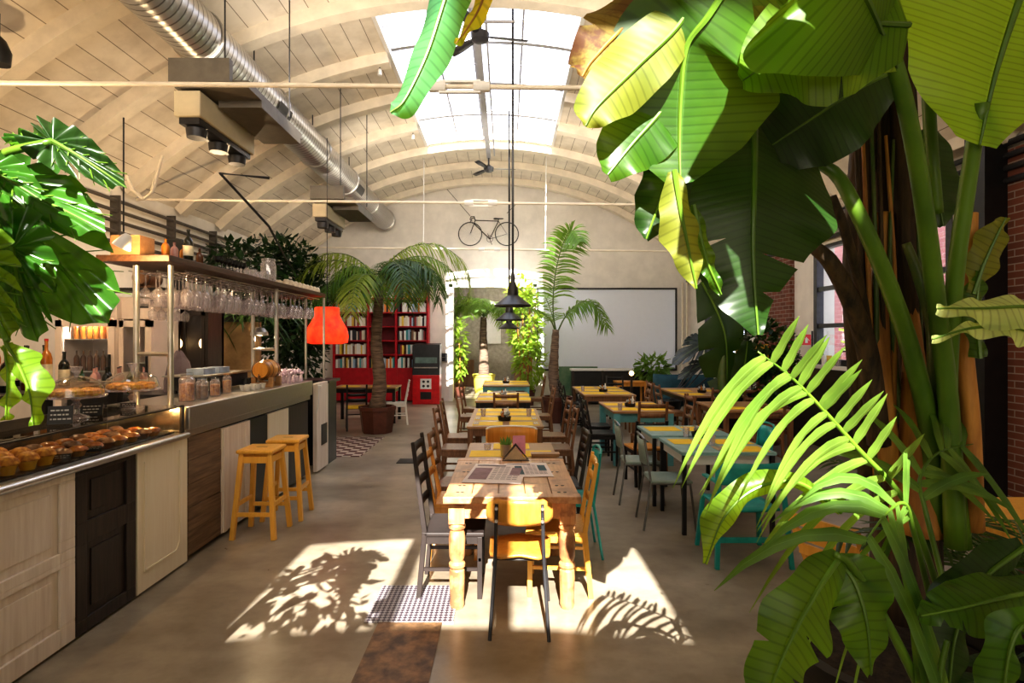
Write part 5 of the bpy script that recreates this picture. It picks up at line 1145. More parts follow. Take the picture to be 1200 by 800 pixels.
lp([(862,-30,1.30),(830,20,1.32),(805,55,1.35),(798,110,1.38),(796,165,1.40),(797,215,1.40)],[20,60,80,95,92,74,15],[14,66,106,120,122,84,14],GL_f,'wide leaf hanging straight down, half in shadow',rib=.010,drop=.10,skew=-.05,tears=[(1,.30,.45),(-1,.45,.25)])
lp([(905,20,1.5),(860,40,1.45),(840,90,1.42)],[14,40,46,8],[18,46,36,8],GL_y,drop=.2)
lp([(822,-20,1.36),(795,30,1.34),(745,80,1.32),(700,125,1.30),(686,148,1.30)],[8,34,44,36,22,3],[8,24,36,34,20,3],GL_y,'yellowing narrow leaf reaching towards the skylight',drop=.2)
lp([(840,-40,1.45),(790,0,1.42),(735,30,1.38),(695,70,1.36),(682,90,1.36)],[14,40,48,26,6],[20,46,40,22,5],GL_b,'withered brown and yellow leaf',ripple=.03,drop=.4,ribm=M_pety,tears=[(1,.5,.4),(-1,.6,.4),(-1,.8,.5)])
lp([(800,90,1.42),(775,130,1.40),(740,170,1.38),(712,205,1.37)],[14,40,46,34,8],[18,42,40,28,8],GL_f,'green leaf half pointing down to the left of the hanging one',drop=.15)
lp([(795,160,1.5),(785,210,1.5),(768,250,1.5),(757,280,1.5)],[16,32,30,20,4],[16,30,30,18,4],GL_d,drop=.2)
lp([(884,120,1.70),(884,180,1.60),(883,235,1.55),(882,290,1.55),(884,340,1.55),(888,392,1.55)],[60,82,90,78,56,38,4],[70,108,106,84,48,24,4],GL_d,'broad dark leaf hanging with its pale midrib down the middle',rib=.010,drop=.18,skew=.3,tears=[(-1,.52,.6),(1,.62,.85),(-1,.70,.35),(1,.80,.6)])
lp([(790,200,1.36),(797,245,1.34),(806,290,1.34),(816,338,1.34)],[8,22,26,16,3],[8,16,20,16,3],GL_y,'pale yellow twisted leaf tip hanging down',drop=.5)
lp([(812,240,1.36),(826,300,1.38),(845,345,1.4)],[5,12,10,3],[5,12,10,3],GL_f,drop=.3)
lp([(1085,150,2.3),(1095,210,2.3),(1105,265,2.3)],[20,40,34,5],[20,36,30,5],GL_d,drop=.2)
lp([(1140,345,1.8),(1152,310,1.8),(1168,275,1.8),(1178,255,1.8)],[6,22,24,12,3],[6,16,20,12,3],GL_y,'small mottled upright leaf near the brick pier',drop=.35)
lp([(1148,420,1.8),(1144,360,1.8),(1150,310,1.8)],[8,14,12,3],[8,16,12,3],GL_f,drop=.3)
lp([(1245,365,1.45),(1200,360,1.42),(1150,362,1.40),(1098,362,1.40)],[10,20,22,16,4],[18,32,28,14,4],GL_p,'pale yellow-green leaf held level in the sun',drop=.3,F=(0,-.8,.6))
lp([(1230,400,1.4),(1190,385,1.4),(1140,385,1.4),(1092,398,1.4)],[10,18,16,8,2],[10,20,14,6,2],GL_p,drop=.3,F=(0,-.7,.7))
# crown leaves above the frame, they throw the dappled shade on the ones below
for mid,wd in (([(.95,.55,3.25),(.75,.50,3.0),(.55,.45,2.8),(.42,.42,2.62)],.13),([(1.2,.95,3.3),(.95,.75,3.05),(.78,.60,2.85),(.68,.5,2.6)],.17)):
    g=G(); blade(g,mid,[.03,wd,wd*1.05,wd*.8,.02],[.03,wd,wd*1.05,wd*.8,.02],F=(0,-.8,.6),n=30,tears=[(1,.3,.8),(-1,.45,.85),(1,.6,.8),(-1,.75,.7)]); g.build('leaf',GL_f,bn,off=BR,smooth=180)
# ---------------- overhead leaves entering at the top
tl=thing('hanging_leaf','long blue-green curled leaf hanging into view in front of the skylight','leaf',P(510,-20,1.25))
leafpx(tl,'leaf_blade',[(545,-120,1.32),(532,-40,1.3),(515,20,1.28),(498,70,1.27),(474,118,1.26),(458,132,1.26)],[20,24,22,20,17,3],[22,26,24,20,13,3],leafmat('blue_green_leaf',(.03,.13,.07),(.10,.30,.12),(.35,.7,.12),.45,.3,14),drop=.8,rib=.006)
tl=thing('yellow_leaf_tip','bright yellow pointed leaf tip dangling in front of the ceiling fan','leaf',P(560,-20,1.25))
leafpx(tl,'leaf_blade',[(590,-90,1.3),(575,-30,1.28),(562,10,1.27),(545,38,1.26),(534,52,1.26)],[14,13,10,6,2],[16,13,9,5,2],leafmat('ripe_yellow_leaf',(.75,.50,.02),(.85,.65,.05),(1,.8,.05),.5,.5,10),drop=.6,rib=.004,ribm=M_pety)
# ---------------- pinnate fronds
def leaflets(g,c,side,F,l0,wd,n,t0,t1,grav,fwd,prof=lambda t:math.sin(PI*(.12+.8*t)),jit=.08,segs=5,splay=0):
    """leaflets along rachis samples c on one side"""
    m=len(c)-1
    for k in range(n):
        t=t0+(t1-t0)*(k+.5)/n+R.uniform(-.3,.3)/n; x=t*m; i=min(int(x),m-1); p=c[i]+(c[i+1]-c[i])*(x-i)
        T=(c[i+1]-c[i]).normalized(); S=T.cross(F).normalized()*side; N_=S.cross(T).normalized()
        if N_.dot(F)<0: N_=-N_
        d=(S+T*fwd*(1+R.uniform(-jit,jit)*2)+N_*(splay+R.uniform(-jit,jit)*2)).normalized(); l=l0*prof(t)*(1+R.uniform(-jit,jit))
        W=d.cross(N_).normalized(); rows=[];uvs=[]
        for j in range(segs+1):
            q=j/segs; pt=p+d*(l*q)+V((0,0,-1))*(l*grav*q*q); ww=wd*(.35+.65*math.sin(PI*min(1,q*1.6+.12)) if q<.5 else max(.04,1-((q-.4)/.6)**2))*.5
            dd=(d+V((0,0,-2*grav*q))).normalized(); W2=(W-dd*W.dot(dd)).normalized(); nn=W2.cross(dd)
            rows.append([pt-W2*ww,pt+nn*ww*.35,pt+W2*ww]); uvs.append([(-1,q*l),(0,q*l),(1,q*l)])
        g.grid(rows,uvs)
# big sunlit frond in front
kp=thing('kentia_palm','palm with a great sunlit feathery frond arching out low over the floor','potted plant',V((1.15,1.62,0)))
G().lathe([(.19,0),(.24,.36),(.26,.37),(.26,.41),(.23,.41),(.22,.36)],(kp.location.x,kp.location.y,0),n=24,capt=False).build('pot',M_terra,kp,off=kp.location)
G().lathe([(.225,.37),(.01,.39)],(kp.location.x,kp.location.y,0),n=20,capb=False).build('soil',M_soil,kp,off=kp.location)
def frondpx(root,pts,r0,lset,mt,label=None,stm=None):
    c=crom([P(*p) for p in pts],30); g=G(); g.tube(c,[r0*(1-.8*i/30) for i in range(31)],n=7)
    rb=g.build('frond_stalk',stm or M_pet,root,off=root.location,smooth=180)
    g=G()
    for s in lset: leaflets(g,c,**s)
    o=g.build('leaflets',mt,rb,off=root.location,smooth=180)
    if label: rb['label']=label
    return rb
Fv=V((0,-1,0))
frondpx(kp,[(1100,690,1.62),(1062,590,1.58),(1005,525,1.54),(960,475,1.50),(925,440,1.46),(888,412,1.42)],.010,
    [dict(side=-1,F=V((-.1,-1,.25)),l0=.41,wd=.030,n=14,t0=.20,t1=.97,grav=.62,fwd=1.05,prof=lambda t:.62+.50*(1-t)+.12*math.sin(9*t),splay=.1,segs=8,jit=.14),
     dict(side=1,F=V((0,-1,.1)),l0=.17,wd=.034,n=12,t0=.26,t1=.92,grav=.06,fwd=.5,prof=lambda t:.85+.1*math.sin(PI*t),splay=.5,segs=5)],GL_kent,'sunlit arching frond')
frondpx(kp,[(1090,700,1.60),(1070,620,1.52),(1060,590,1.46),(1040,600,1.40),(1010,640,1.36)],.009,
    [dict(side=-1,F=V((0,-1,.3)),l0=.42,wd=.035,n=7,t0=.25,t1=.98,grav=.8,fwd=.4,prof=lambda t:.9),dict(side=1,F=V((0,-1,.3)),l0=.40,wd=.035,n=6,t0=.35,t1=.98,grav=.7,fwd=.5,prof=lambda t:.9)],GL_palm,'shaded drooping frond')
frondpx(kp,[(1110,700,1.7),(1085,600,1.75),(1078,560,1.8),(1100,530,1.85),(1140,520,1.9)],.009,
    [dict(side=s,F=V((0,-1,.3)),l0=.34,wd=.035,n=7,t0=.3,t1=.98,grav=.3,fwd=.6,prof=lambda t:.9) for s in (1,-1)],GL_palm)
# broad lit leaf hanging at the frond tip
leafpx(kp,'leaf',[(985,600,1.50),(935,565,1.50),(885,572,1.50),(848,606,1.50),(826,660,1.50)],[4,8,14,19,18,3],[4,8,12,17,14,3],GL_l,'broad yellow-green leaf tip glowing in the sun',drop=.5,rib=.006)
# low fronds bottom
def leaf2(root,*a,**k): return leafpx(root,'leaf',*a,**k)
fp=thing('foliage_plant','broad-leaved low plant with arching ribbed leaves at the foot of the banana','potted plant',V((1.05,1.30,0)))
G().lathe([(.17,0),(.21,.30),(.23,.31),(.23,.34),(.2,.34),(.19,.3)],(1.05,1.30,0),n=22,capt=False).build('pot',M_terra,fp,off=fp.location)
G().lathe([(.195,.31),(.01,.33)],(1.05,1.30,0),n=18,capb=False).build('soil',M_soil,fp,off=fp.location)
stem(fp,'petiole',[(1090,830,1.35),(1040,730,1.33),(1000,665,1.30),(980,650,1.28)],.012,.008,M_pet)
leaf2(fp,[(985,650,1.3),(958,690,1.25),(930,740,1.22),(908,790,1.2),(890,850,1.2)],[12,32,40,36,26,4],[12,50,60,44,30,4],GL_f,'ribbed green leaf hanging over the floor',drop=.25,tears=[(1,.45,.7),(-1,.6,.4),(1,.7,.5)])
leaf2(fp,[(975,650,1.34),(1000,680,1.3),(1015,730,1.28),(1020,790,1.28)],[12,40,40,26,6],[12,44,40,24,6],GL_f,drop=.25,tears=[(-1,.5,.5)])
leaf2(fp,[(1230,690,1.3),(1180,700,1.28),(1130,712,1.26),(1078,722,1.25)],[20,34,36,26,6],[18,30,34,20,4],GL_f,'wide leaf with pale torn ends',drop=.4,F=(0,-.7,.7),tears=[(1,.7,.6),(-1,.8,.5),(1,.85,.5)])
leaf2(fp,[(1230,740,1.2),(1200,730,1.18),(1182,760,1.17),(1172,830,1.17)],[10,20,26,20],[10,18,22,18],GL_f,drop=.4)
leaf2(fp,[(1200,640,1.5),(1150,680,1.45),(1120,740,1.42),(1110,820,1.4)],[14,30,34,20],[14,26,30,16],GL_d,drop=.4)
stem(fp,'petiole',[(1100,850,1.3),(1102,790,1.3),(1110,750,1.3)],.008,.006,M_pet)
g=G()
for k in range(46):
    a=R.uniform(0,2*PI); r=R.uniform(.02,.15); b0=V((1.05+r*math.cos(a),1.30+r*math.sin(a),.33)); l=R.uniform(.25,.62); e=R.uniform(.25,1.15); d=V((math.cos(a)*math.cos(e),math.sin(a)*math.cos(e)*.9,math.sin(e)))
    rows=[];uvs=[]; W=d.cross(V((0,0,1))).normalized()
    for j in range(8):
        q=j/7; p=b0+d*l*q+V((0,0,-1))*l*.75*q*q; ww=.014*math.sin(PI*min(1,.15+q*.85))+.001; rows.append([p-W*ww,p+V((0,0,-.004)),p+W*ww]); uvs.append([(-1,q),(0,q),(1,q)])
    g.grid(rows,uvs)
g.build('grassy_leaves',GL_palmd,fp,off=fp.location,smooth=180)
# dark undergrowth plants behind, at the right border
dp=thing('dark_palm','shaded dark green palm with fine fronds against the brick pier','potted plant',V((2.25,2.35,0)))
G().lathe([(.2,0),(.25,.4),(.27,.41),(.27,.45),(.24,.45),(.23,.4)],(2.25,2.35,0),n=22,capt=False).build('pot',M_terra,dp,off=dp.location); G().lathe([(.235,.41),(.01,.43)],(2.25,2.35,0),n=18,capb=False).build('soil',M_soil,dp,off=dp.location)
def frond3(root,base,az,e0,e1,Ln,l0,wd,n,grav,mt,r0=.012,fwd=.6,seg=22,tol=True,stm=None,prof=None):
    pts=[V(base)]; h=V((math.cos(az),math.sin(az),0))
    for i in range(seg):
        t=(i+.5)/seg; e=e0+(e1-e0)*t**1.15; pts.append(pts[-1]+(h*math.cos(e)+V((0,0,1))*math.sin(e))*Ln/seg)
    g=G(); g.tube(pts,[r0*(1-.85*i/seg) for i in range(seg+1)],n=6); rb=g.build('frond_stalk',stm or M_petd,root,off=root.location,smooth=180)
    g=G(); Fm=V((0,0,1))+h*.02
    for s in (-1,1): leaflets(g,pts,s,Fm,l0,wd,n,.16,.98,grav,fwd,prof or (lambda t:.35+.75*math.sin(PI*min(1,t*.9+.08))),.12,4,.15)
    g.build('leaflets',mt,rb,off=root.location,smooth=180); return rb
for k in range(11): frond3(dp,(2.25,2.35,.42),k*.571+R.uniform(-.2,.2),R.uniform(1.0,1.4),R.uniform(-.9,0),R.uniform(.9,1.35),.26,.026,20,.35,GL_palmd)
d3=thing('dark_shrub','low mass of shaded leaves in a dark planter in front of the banana stems','potted plant',V((1.72,1.72,0)))
G().box(1.40,2.1,1.55,1.85,0,.42).build('planter',M_black,d3,off=d3.location,smooth=0,bevel=.01); G().box(1.42,2.08,1.57,1.83,.42,.43).build('soil',M_soil,d3,off=d3.location,smooth=0)
for k in range(16):
    a=R.uniform(0,2*PI); b0=V((1.75+R.uniform(-.28,.28),1.70,.43)); l=R.uniform(.35,.75); e=R.uniform(.8,1.4); h=V((math.cos(a),math.sin(a)*.6-.25,0)).normalized()
    mid=[b0]; 
    for j in range(4): ee=e-j*.5; mid.append(mid[-1]+(h*math.cos(ee)+V((0,0,1))*math.sin(ee))*l/4)
    g=G(); blade(g,mid,[.004,.012,.05,.055,.004],[.004,.012,.05,.055,.004],F=V((0,0,1))-h*.3,n=16,m=2,drop=.3); g.build('leaf',(GL_d,GL_palmd,GL_f)[k%3] if k%5==0 else GL_d,d3,off=d3.location,smooth=180)
def leafcloud(g,c,rad,n,sz,dirdown=.3,hollow=.55,rng=R):
    c=V(c)
    for k in range(n):
        while 1:
            p=V((rng.uniform(-1,1),rng.uniform(-1,1),rng.uniform(-1,1)))
            if hollow<p.length<1: break
        pos=c+V((p.x*rad[0],p.y*rad[1],p.z*rad[2])); d=(p.normalized()*.6+V((rng.uniform(-.6,.6),rng.uniform(-.6,.6),rng.uniform(-.6,.4)-dirdown))).normalized()
        s=sz*rng.uniform(.6,1.2); W=d.cross(V((rng.uniform(-.5,.5),rng.uniform(-.5,.5),1))).normalized(); N_=d.cross(W)
        g.grid([[pos-W*.03*s,pos,pos+W*.03*s],[pos+d*s*.45-W*.28*s,pos+d*s*.45+N_*.06*s,pos+d*s*.45+W*.28*s],[pos+d*s-W*.01*s,pos+d*s-N_*.1*s,pos+d*s+W*.01*s]],[[(-1,0),(0,0),(1,0)],[(-1,.5),(0,.5),(1,.5)],[(-1,1),(0,1),(1,1)]])
# ---------------- monstera at the left border
def monstera(root,att,tip,width,F,mt=None,droop=.25,lob=7,depth=.55,label=None):
    """att, tip: world points; heart-shaped leaf with deep side splits"""
    att=V(att);tip=V(tip);T=(tip-att);Ln=T.length;T.normalize();F=V(F).normalized();S=T.cross(F).normalized();N_=S.cross(T).normalized()
    if N_.dot(F)<0:N_=-N_
    prof=[(0,1.0),(14,.93),(30,.80),(50,.72),(80,.70),(110,.66),(135,.58),(155,.46),(170,.28),(180,.10)]
    def rad(th):
        d=abs(math.degrees(th))
        for (a,ra),(b_,rb) in zip(prof,prof[1:]):
            if a<=d<=b_: return ra+(rb-ra)*(d-a)/(b_-a)
        return .1
    n=200; rings=10; g=G(); rows=[];uvs=[]
    for i in range(n+1):
        th=-PI+2*PI*i/n; r=rad(th); d=abs(th)/PI
        ph=(d*lob)%1.0
        notch=max(0,1-abs(ph-.5)/.24) if .09<d<.88 else 0
        r*=1-depth*min(1,notch*1.5)
        row=[];uv=[]
        for j in range(rings+1):
            q=j/rings; x=r*q*math.cos(th)*Ln; y=r*q*math.sin(th)*width
            s=x/Ln; z=-droop*Ln*(max(0,s)**2)+.10*abs(y)-.35*(abs(y)/width)**2*width*.6+.012*math.sin(d*lob*2*PI)*q
            row.append(att+T*x+S*y+N_*z); uv.append((math.sin(th)*q*r,x))
        rows.append(row);uvs.append(uv)
    g.grid(rows,uvs); lf=g.build('leaf',mt or GL_m,root,off=root.location,smooth=180)
    g=G(); g.tube([att+T*(Ln*q)+N_*(-droop*Ln*q*q+.003) for q in [k/8 for k in range(9)]],[.006*(1-.8*k/8) for k in range(9)],n=5)
    for k in range(1,6):
        for s_ in (-1,1):
            q=k*.13; b0=att+T*(Ln*q)+N_*(-droop*Ln*q*q+.002); th=(1.55-k*.19); e=att+T*(Ln*(q+.30*math.cos(th)))+S*(s_*width*.62*math.sin(th))+N_*(-droop*Ln*(q+.2)**2+.0-.06*width)
            g.tube([b0,e],[.0028,.001],n=4)
    g.build('veins',M_pet,lf,off=root.location)
    if label: lf['label']=label
    return lf
mo=thing('monstera_plant','monstera with big split leaves leaning in beside the near end of the bar','potted plant',V((-1.75,1.35,0)))
q=mo.location; G().lathe([(.2,0),(.26,.45),(.28,.46),(.28,.52),(.25,.52),(.24,.46)],q,n=22,capt=False).build('pot',M_terra,mo,off=q); G().lathe([(.245,.47),(.01,.49)],q,n=18,capb=False).build('soil',M_soil,mo,off=q)
g=G(); g.tube(crom([(-1.75,1.35,.45),(-1.72,1.36,1.0),(-1.68,1.38,1.6),(-1.62,1.40,2.1)],16),.03,n=10); g.build('trunk',M_petd,mo,off=q,smooth=180)
def Ml(a,t,wpx,F,pet,**k):
    A=P(*a);T_=P(*t); monstera(mo,A,T_,wpx*a[2]/F_PX,F,**k)
    if pet: g=G(); g.tube(crom([V(pet[0])]+[P(*p) for p in pet[1:]]+[A],14),.010,n=7); g.build('petiole',M_pet if not k.get('mt') is GL_l else M_pet,mo,off=q,smooth=180)
Ml((62,166,1.40),(134,204,1.38),42,(-.1,-1,.5),[(-1.64,1.4,2.0),(-30,200,1.42),(10,178,1.40)],depth=.4,droop=.3,mt=GL_d,label='dark leaf on a yellow-green stalk')
Ml((58,168,1.43),(-5,152,1.42),26,(0,-1,.4),None,depth=.3,mt=GL_m)
Ml((-5,215,1.44),(112,250,1.40),78,(.2,-.75,.65),[(-1.64,1.4,1.95),(-60,260,1.45)],depth=.5,droop=.2,mt=GL_m,label='large glossy split leaf catching the sun')
Ml((20,250,1.50),(118,372,1.46),108,(.25,-1,.25),[(-1.62,1.4,1.9),(-40,300,1.5)],depth=.62,droop=.12,lob=8,mt=GL_m,label='largest split leaf hanging down')
Ml((15,290,1.34),(30,398,1.32),62,(.1,-1,.35),[(-1.64,1.38,1.8),(-50,300,1.36)],depth=.3,droop=.2,mt=GL_m)
Ml((-15,200,1.30),(40,222,1.28),46,(.1,-.8,.6),None,depth=.2,mt=GL_m)
Ml((-30,300,1.24),(-5,395,1.22),60,(.1,-1,.3),None,depth=.4,mt=GL_l)
leafpx(mo,'leaf',[(8,402,1.24),(22,425,1.22),(36,460,1.2),(40,498,1.2)],[4,14,17,11,2],[4,16,20,12,2],GL_l,'bright lime young leaf hanging',drop=.6,rib=.004)
leafpx(mo,'leaf',[(6,405,1.25),(10,435,1.24),(9,470,1.23),(7,492,1.23)],[3,9,10,8,2],[3,9,9,6,2],GL_l,drop=.5,rib=.003)
stem(mo,'petiole',[(-40,330,1.4),(-5,370,1.28),(8,400,1.24)],.008,.006,M_pet)
g=G()
for k in range(5): g.ball(P(4+R.uniform(-4,6),386+R.uniform(-6,8),1.26),.008,6,(1,1,.6))
g.build('red_bracts',M_red,mo,off=q)
g=G()
leafcloud(g,(-1.40,.55,2.42),(.34,.22,.34),150,.15,rng=random.Random(4),hollow=.1); leafcloud(g,(-1.08,.5,2.18),(.20,.2,.15),34,.14,rng=random.Random(5),hollow=.1); leafcloud(g,(-1.5,.5,1.98),(.25,.2,.12),40,.15,rng=random.Random(6),hollow=.1)
g.build('upper_foliage',GL_m,mo,off=mo.location,smooth=180)
# ---------------- potted palms in the hall
def palm(name,label,x,y,pr,ph,pm,trunk,rt,fronds,hexpot=False):
    t=thing(name,label,'potted palm',(x,y,0)); o_=t.location
    G().lathe([(pr*.78,0),(pr*.80,.02),(pr*.94,ph*.86),(pr,ph*.87),(pr,ph),(pr*.9,ph),(pr*.88,ph*.9)],o_,n=8 if hexpot else 26,capt=False).build('pot',pm,t,off=o_,smooth=20)
    G().lathe([(pr*.88,ph*.90),(.02,ph*.93)],o_,n=20,capb=False).build('soil',M_soil,t,off=o_)
    c=crom(trunk,20); g=G(); g.tube(c,[rt*(1.25-.65*(i/20)**.7)*(1+.06*math.sin(i*2.2)) for i in range(21)],n=14); g.build('trunk',M_trunk,t,off=o_,smooth=180)
    for f in fronds: f(t,c[-1])
    return t
def fr3(az,e0,e1,Ln,l0=.42,wd=.030,n=34,grav=.55,mt=None,r0=.016): return lambda t,top: frond3(t,top,az,e0,e1,Ln,l0,wd,n,grav,mt or GL_palm,r0)
X,Y_=xb(442,10.75),10.75
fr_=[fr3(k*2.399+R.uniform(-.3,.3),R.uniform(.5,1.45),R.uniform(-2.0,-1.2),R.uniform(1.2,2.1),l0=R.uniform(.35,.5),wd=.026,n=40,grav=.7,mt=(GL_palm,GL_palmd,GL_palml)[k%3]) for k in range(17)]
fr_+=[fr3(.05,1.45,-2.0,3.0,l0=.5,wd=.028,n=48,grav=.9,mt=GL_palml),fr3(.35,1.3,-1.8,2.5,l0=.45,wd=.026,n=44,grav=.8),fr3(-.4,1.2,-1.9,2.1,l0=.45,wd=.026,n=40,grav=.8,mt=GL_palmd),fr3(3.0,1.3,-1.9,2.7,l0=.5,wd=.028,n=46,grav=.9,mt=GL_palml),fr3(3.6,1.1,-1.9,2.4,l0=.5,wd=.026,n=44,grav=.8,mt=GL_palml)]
palm('potted_palm','tall bushy palm in a brown pot on the bar side, before the bookcase',X,Y_,.36,.5,M_terra,[(X,Y_,.45),(X+.05,Y_,1.0),(X-.02,Y_,1.7),(X+.02,Y_,2.35),(X+.03,Y_,2.7)],.125,fr_,hexpot=True)
def frp(pts,l0,wd,n,grav,Fm,mt=None): return lambda t,top: frondpx(t,pts,.018,[dict(side=s,F=Fm,l0=l0,wd=wd,n=n,t0=.25,t1=.99,grav=grav,fwd=.55,prof=lambda q:.3+.8*math.sin(PI*min(1,q*.85+.12)),jit=.15,splay=.2,segs=4) for s in (1,-1)],mt or GL_palm,stm=M_petd)
X,Y_=xb(653,12.1),12.1
palm('potted_palm','slender potted palm with few fronds in front of the projection screen',X,Y_,.33,.55,M_terra,[(X,Y_,.5),(X-.08,Y_,1.0),(X-.06,Y_,1.5),(X-.03,Y_,1.98)],.12,[
    frp([(652,392,12.1),(648,360,12.1),(651,320,12.1),(660,285,12.0),(670,270,11.8),(680,284,11.6)],.50,.036,60,.45,Fv),
    frp([(652,392,12.1),(662,372,12.0),(678,356,11.9),(696,356,11.8),(712,385,11.7)],.45,.036,50,.7,V((0,-.3,1))),
    frp([(652,392,12.1),(645,375,12.0),(630,364,11.8),(612,360,11.5)],.32,.03,26,.4,V((0,-.3,1))),
    frp([(652,392,12.1),(648,372,12.4),(640,350,12.9),(634,345,13.3)],.35,.03,24,.4,V((0,-.3,1)))])
X,Y_=xb(567,18.6),18.6
palm('potted_palm','sunny palm in a square yellow planter beyond the doorway',X,Y_,.38,.62,mat('yellow_planter',(.85,.75,.12),.5,var=.05),[(X,Y_,.5),(X,Y_,1.2),(X-.02,Y_,1.8),(X,Y_,2.5)],.16,
    [fr3(k*2.399+R.uniform(-.2,.2),R.uniform(.6,1.4),R.uniform(-1.4,-.9),R.uniform(1.5,2.2),l0=.45,mt=(GL_palm,GL_kent)[k%2]) for k in range(18)],hexpot=False)
# leafy shrubs
def shrub(name,label,base,clouds,mt,pot=None,trunks=(),pm=None,sz=.12):
    t=thing(name,label,'potted plant',base); o_=V(base)
    if pot: G().lathe([(pot*.8,0),(pot,pot*1.4),(pot*1.05,pot*1.42),(pot*1.05,pot*1.6),(pot*.9,pot*1.6)],o_,n=20,capt=False).build('pot',pm or M_terra,t,off=o_); G().lathe([(pot*.92,pot*1.45),(.01,pot*1.5)],o_,n=16,capb=False).build('soil',M_soil,t,off=o_)
    for tr in trunks: g=G(); g.tube(crom(tr,12),[.03-.018*i/12 for i in range(13)],n=7); g.build('stem',M_petd if mt is not GL_lit else M_pety,t,off=o_,smooth=180)
    g=G()
    for c,r_,n in clouds: leafcloud(g,c,r_,n,sz)
    g.build('foliage',mt,t,off=o_,smooth=180); return t
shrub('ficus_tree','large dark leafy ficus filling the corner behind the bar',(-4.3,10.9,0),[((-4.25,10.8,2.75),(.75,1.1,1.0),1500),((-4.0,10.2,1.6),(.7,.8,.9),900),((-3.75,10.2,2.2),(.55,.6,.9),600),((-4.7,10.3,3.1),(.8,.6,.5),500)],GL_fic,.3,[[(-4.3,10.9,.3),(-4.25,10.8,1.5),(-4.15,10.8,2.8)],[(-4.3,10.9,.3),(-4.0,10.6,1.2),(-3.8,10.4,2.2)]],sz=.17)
X=xb(616,15.2)
shrub('bamboo_plant','bright sunlit bushy bamboo beside the doorway',(X,15.2,0),[((X,15.2,2.2),(.45,.4,1.1),520),((X+.1,15.1,1.2),(.40,.35,.7),260),((X-.2,15.2,3.0),(.35,.3,.5),120)],GL_lit,.26,[[(X+dx,15.2,.3),(X+dx*1.5,15.2,1.6),(X+dx*2.5,15.15,3.0)] for dx in (-.12,-.04,.05,.12)],sz=.20)
shrub('green_plant','sunlit green plant just inside the doorway on the bar side',(-1.45,17.2,0),[((-1.45,17.2,1.5),(.25,.3,1.0),240)],GL_lit,.2,[[(-1.45,17.2,.2),(-1.4,17.2,1.0),(-1.45,17.2,2.0)]],sz=.2)
X=xb(898,9.6)
shrub('leafy_houseplant','bushy dark houseplant in front of the brick pier by the window',(X,9.6,0),[((X,9.6,1.6),(.40,.35,.5),420),((X+.15,9.5,1.15),(.42,.35,.45),300)],GL_d,.26,[[(X,9.6,.3),(X+.02,9.6,1.0),(X,9.6,1.6)]],sz=.17)
X=xb(765,14.6)
shrub('leafy_houseplant','low round green plant glowing beside the small lamp at the far wall',(X,14.6,0),[((X,14.6,1.0),(.42,.3,.35),260)],GL_palm,.24,[[(X,14.6,.3),(X,14.6,.9)]],sz=.2)
shrub('garden_shrub','spiky green garden shrub outside the large window',(7.4,10.2,-.1),[((7.4,10.2,1.4),(.7,1.3,1.0),900)],GL_lit,None,[[(7.4,10.2,-.05),(7.4,10.2,1.0)]],sz=.42)
shrub('garden_shrub','rounded garden shrub outside near the column end of the large window',(7.2,7.4,-.1),[((7.2,7.4,1.1),(.6,.9,.9),600)],GL_lit,None,[[(7.2,7.4,-.05),(7.2,7.4,.9)]],sz=.36)
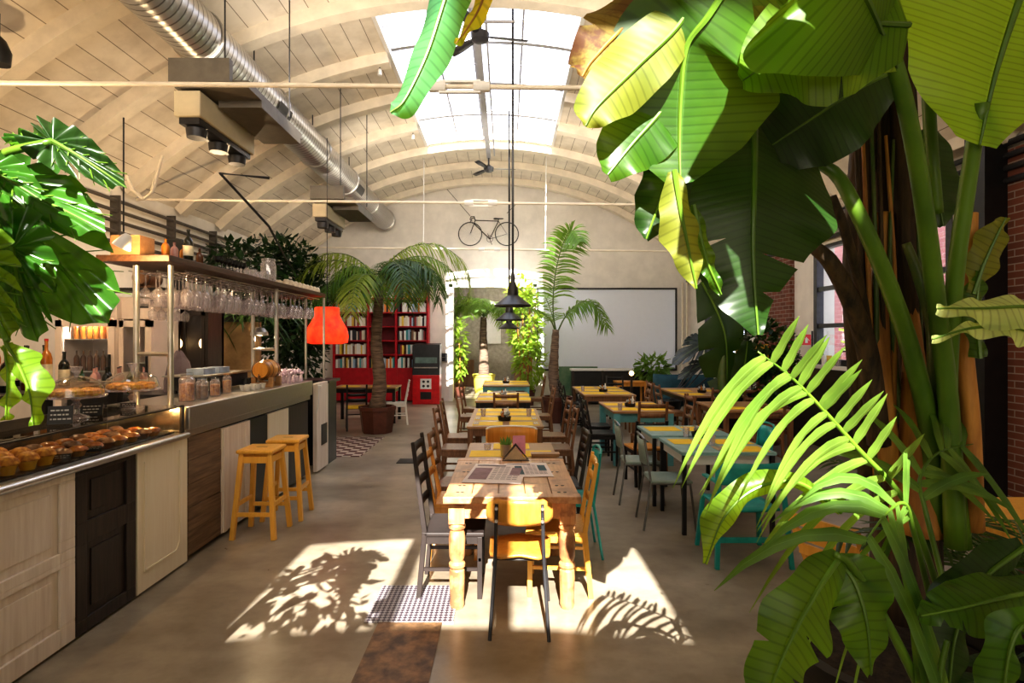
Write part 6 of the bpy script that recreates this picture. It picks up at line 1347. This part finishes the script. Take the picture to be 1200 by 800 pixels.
# strappy fern above the espresso machine
fe=thing('strap_fern','dark strappy staghorn fern spilling from the top of the ochre partition','potted plant',(-4.3,8.6,2.051)); fo=fe.location
G().lathe([(.16,0),(.2,.14),(.17,.14)],(-4.3,8.94,2.051),n=16).build('pot',M_dark,fe,off=fo)
g=G()
for k in range(60):
    a=R.uniform(0,2*PI); e=R.uniform(.2,1.2); l=R.uniform(.5,1.0); h=V((math.cos(a),math.sin(a)*.6-.4,0)); b0=V((-4.2+R.uniform(-.6,.6),8.85,2.12)); rows=[];uvs=[]; W=h.cross(V((0,0,1))).normalized()
    for j in range(8): q_=j/7; p=b0+h*(l*q_*math.cos(e))+V((0,0,1))*(l*(math.sin(e)*q_-.95*q_*q_)); ww=.03*math.sin(PI*min(1,.2+q_*.8))+.002; rows.append([p-W*ww,p+V((0,0,.01)),p+W*ww]); uvs.append([(-1,q_),(0,q_),(1,q_)])
    g.grid(rows,uvs)
g.build('foliage',GL_palmd,fe,off=fo,smooth=180)
# blue grey split-leaf plant and big dark banana leaf by the screen corner
bp_=thing('split_leaf_plant','blue-grey shadowy plant with drooping split leaves at the corner by the screen','potted plant',V((3.55,12.3,0))); q=bp_.location
G().lathe([(.2,0),(.26,.4),(.27,.44),(.23,.44)],q,n=20).build('pot',M_black,bp_,off=q)
for a,t_,w_ in (((826,402,12.2),(790,418,12.0),24),((830,424,12.3),(797,436,12.1),18),((838,400,12.3),(858,424,12.2),20),((822,398,12.4),(806,396,12.2),16),((842,430,12.3),(866,446,12.2),16)):
    monstera(bp_,P(*a),P(*t_),w_*12/F_PX,(-.2,-.8,.6),GL_blue,droop=.35,depth=.5)
    g=G(); g.tube(crom([q+V((0,0,.4)),(q+P(*a))*.5+V((0,0,.1)),P(*a)],10),.014,n=6); g.build('petiole',M_dark,bp_,off=q,smooth=180)
db=thing('banana_plant','dark shaded banana plant with torn leaves between screen corner and mustard lamp','potted plant',V((xb(850,9.6),9.6,0))); q=db.location
G().lathe([(.22,0),(.28,.45),(.3,.5),(.26,.5)],q,n=20).build('pot',M_black,db,off=q)
stem(db,'trunk',[(848,470,9.6),(846,440,9.6),(848,410,9.6)],.09,.05,M_petd)
leafpx(db,'leaf',[(822,330,9.5),(838,360,9.5),(850,395,9.5),(852,440,9.6),(848,470,9.6)],[8,22,30,32,20,8],[10,26,26,20,14,6],GL_d,'broad dark torn leaf',drop=.2,rib=.02,tears=[(-1,.3,.7),(1,.35,.5),(-1,.55,.6),(1,.6,.6),(-1,.75,.5)])
leafpx(db,'leaf',[(860,470,9.5),(872,430,9.4),(876,400,9.3)],[6,14,14,5],[6,12,12,5],GL_d,drop=.2,rib=.02)
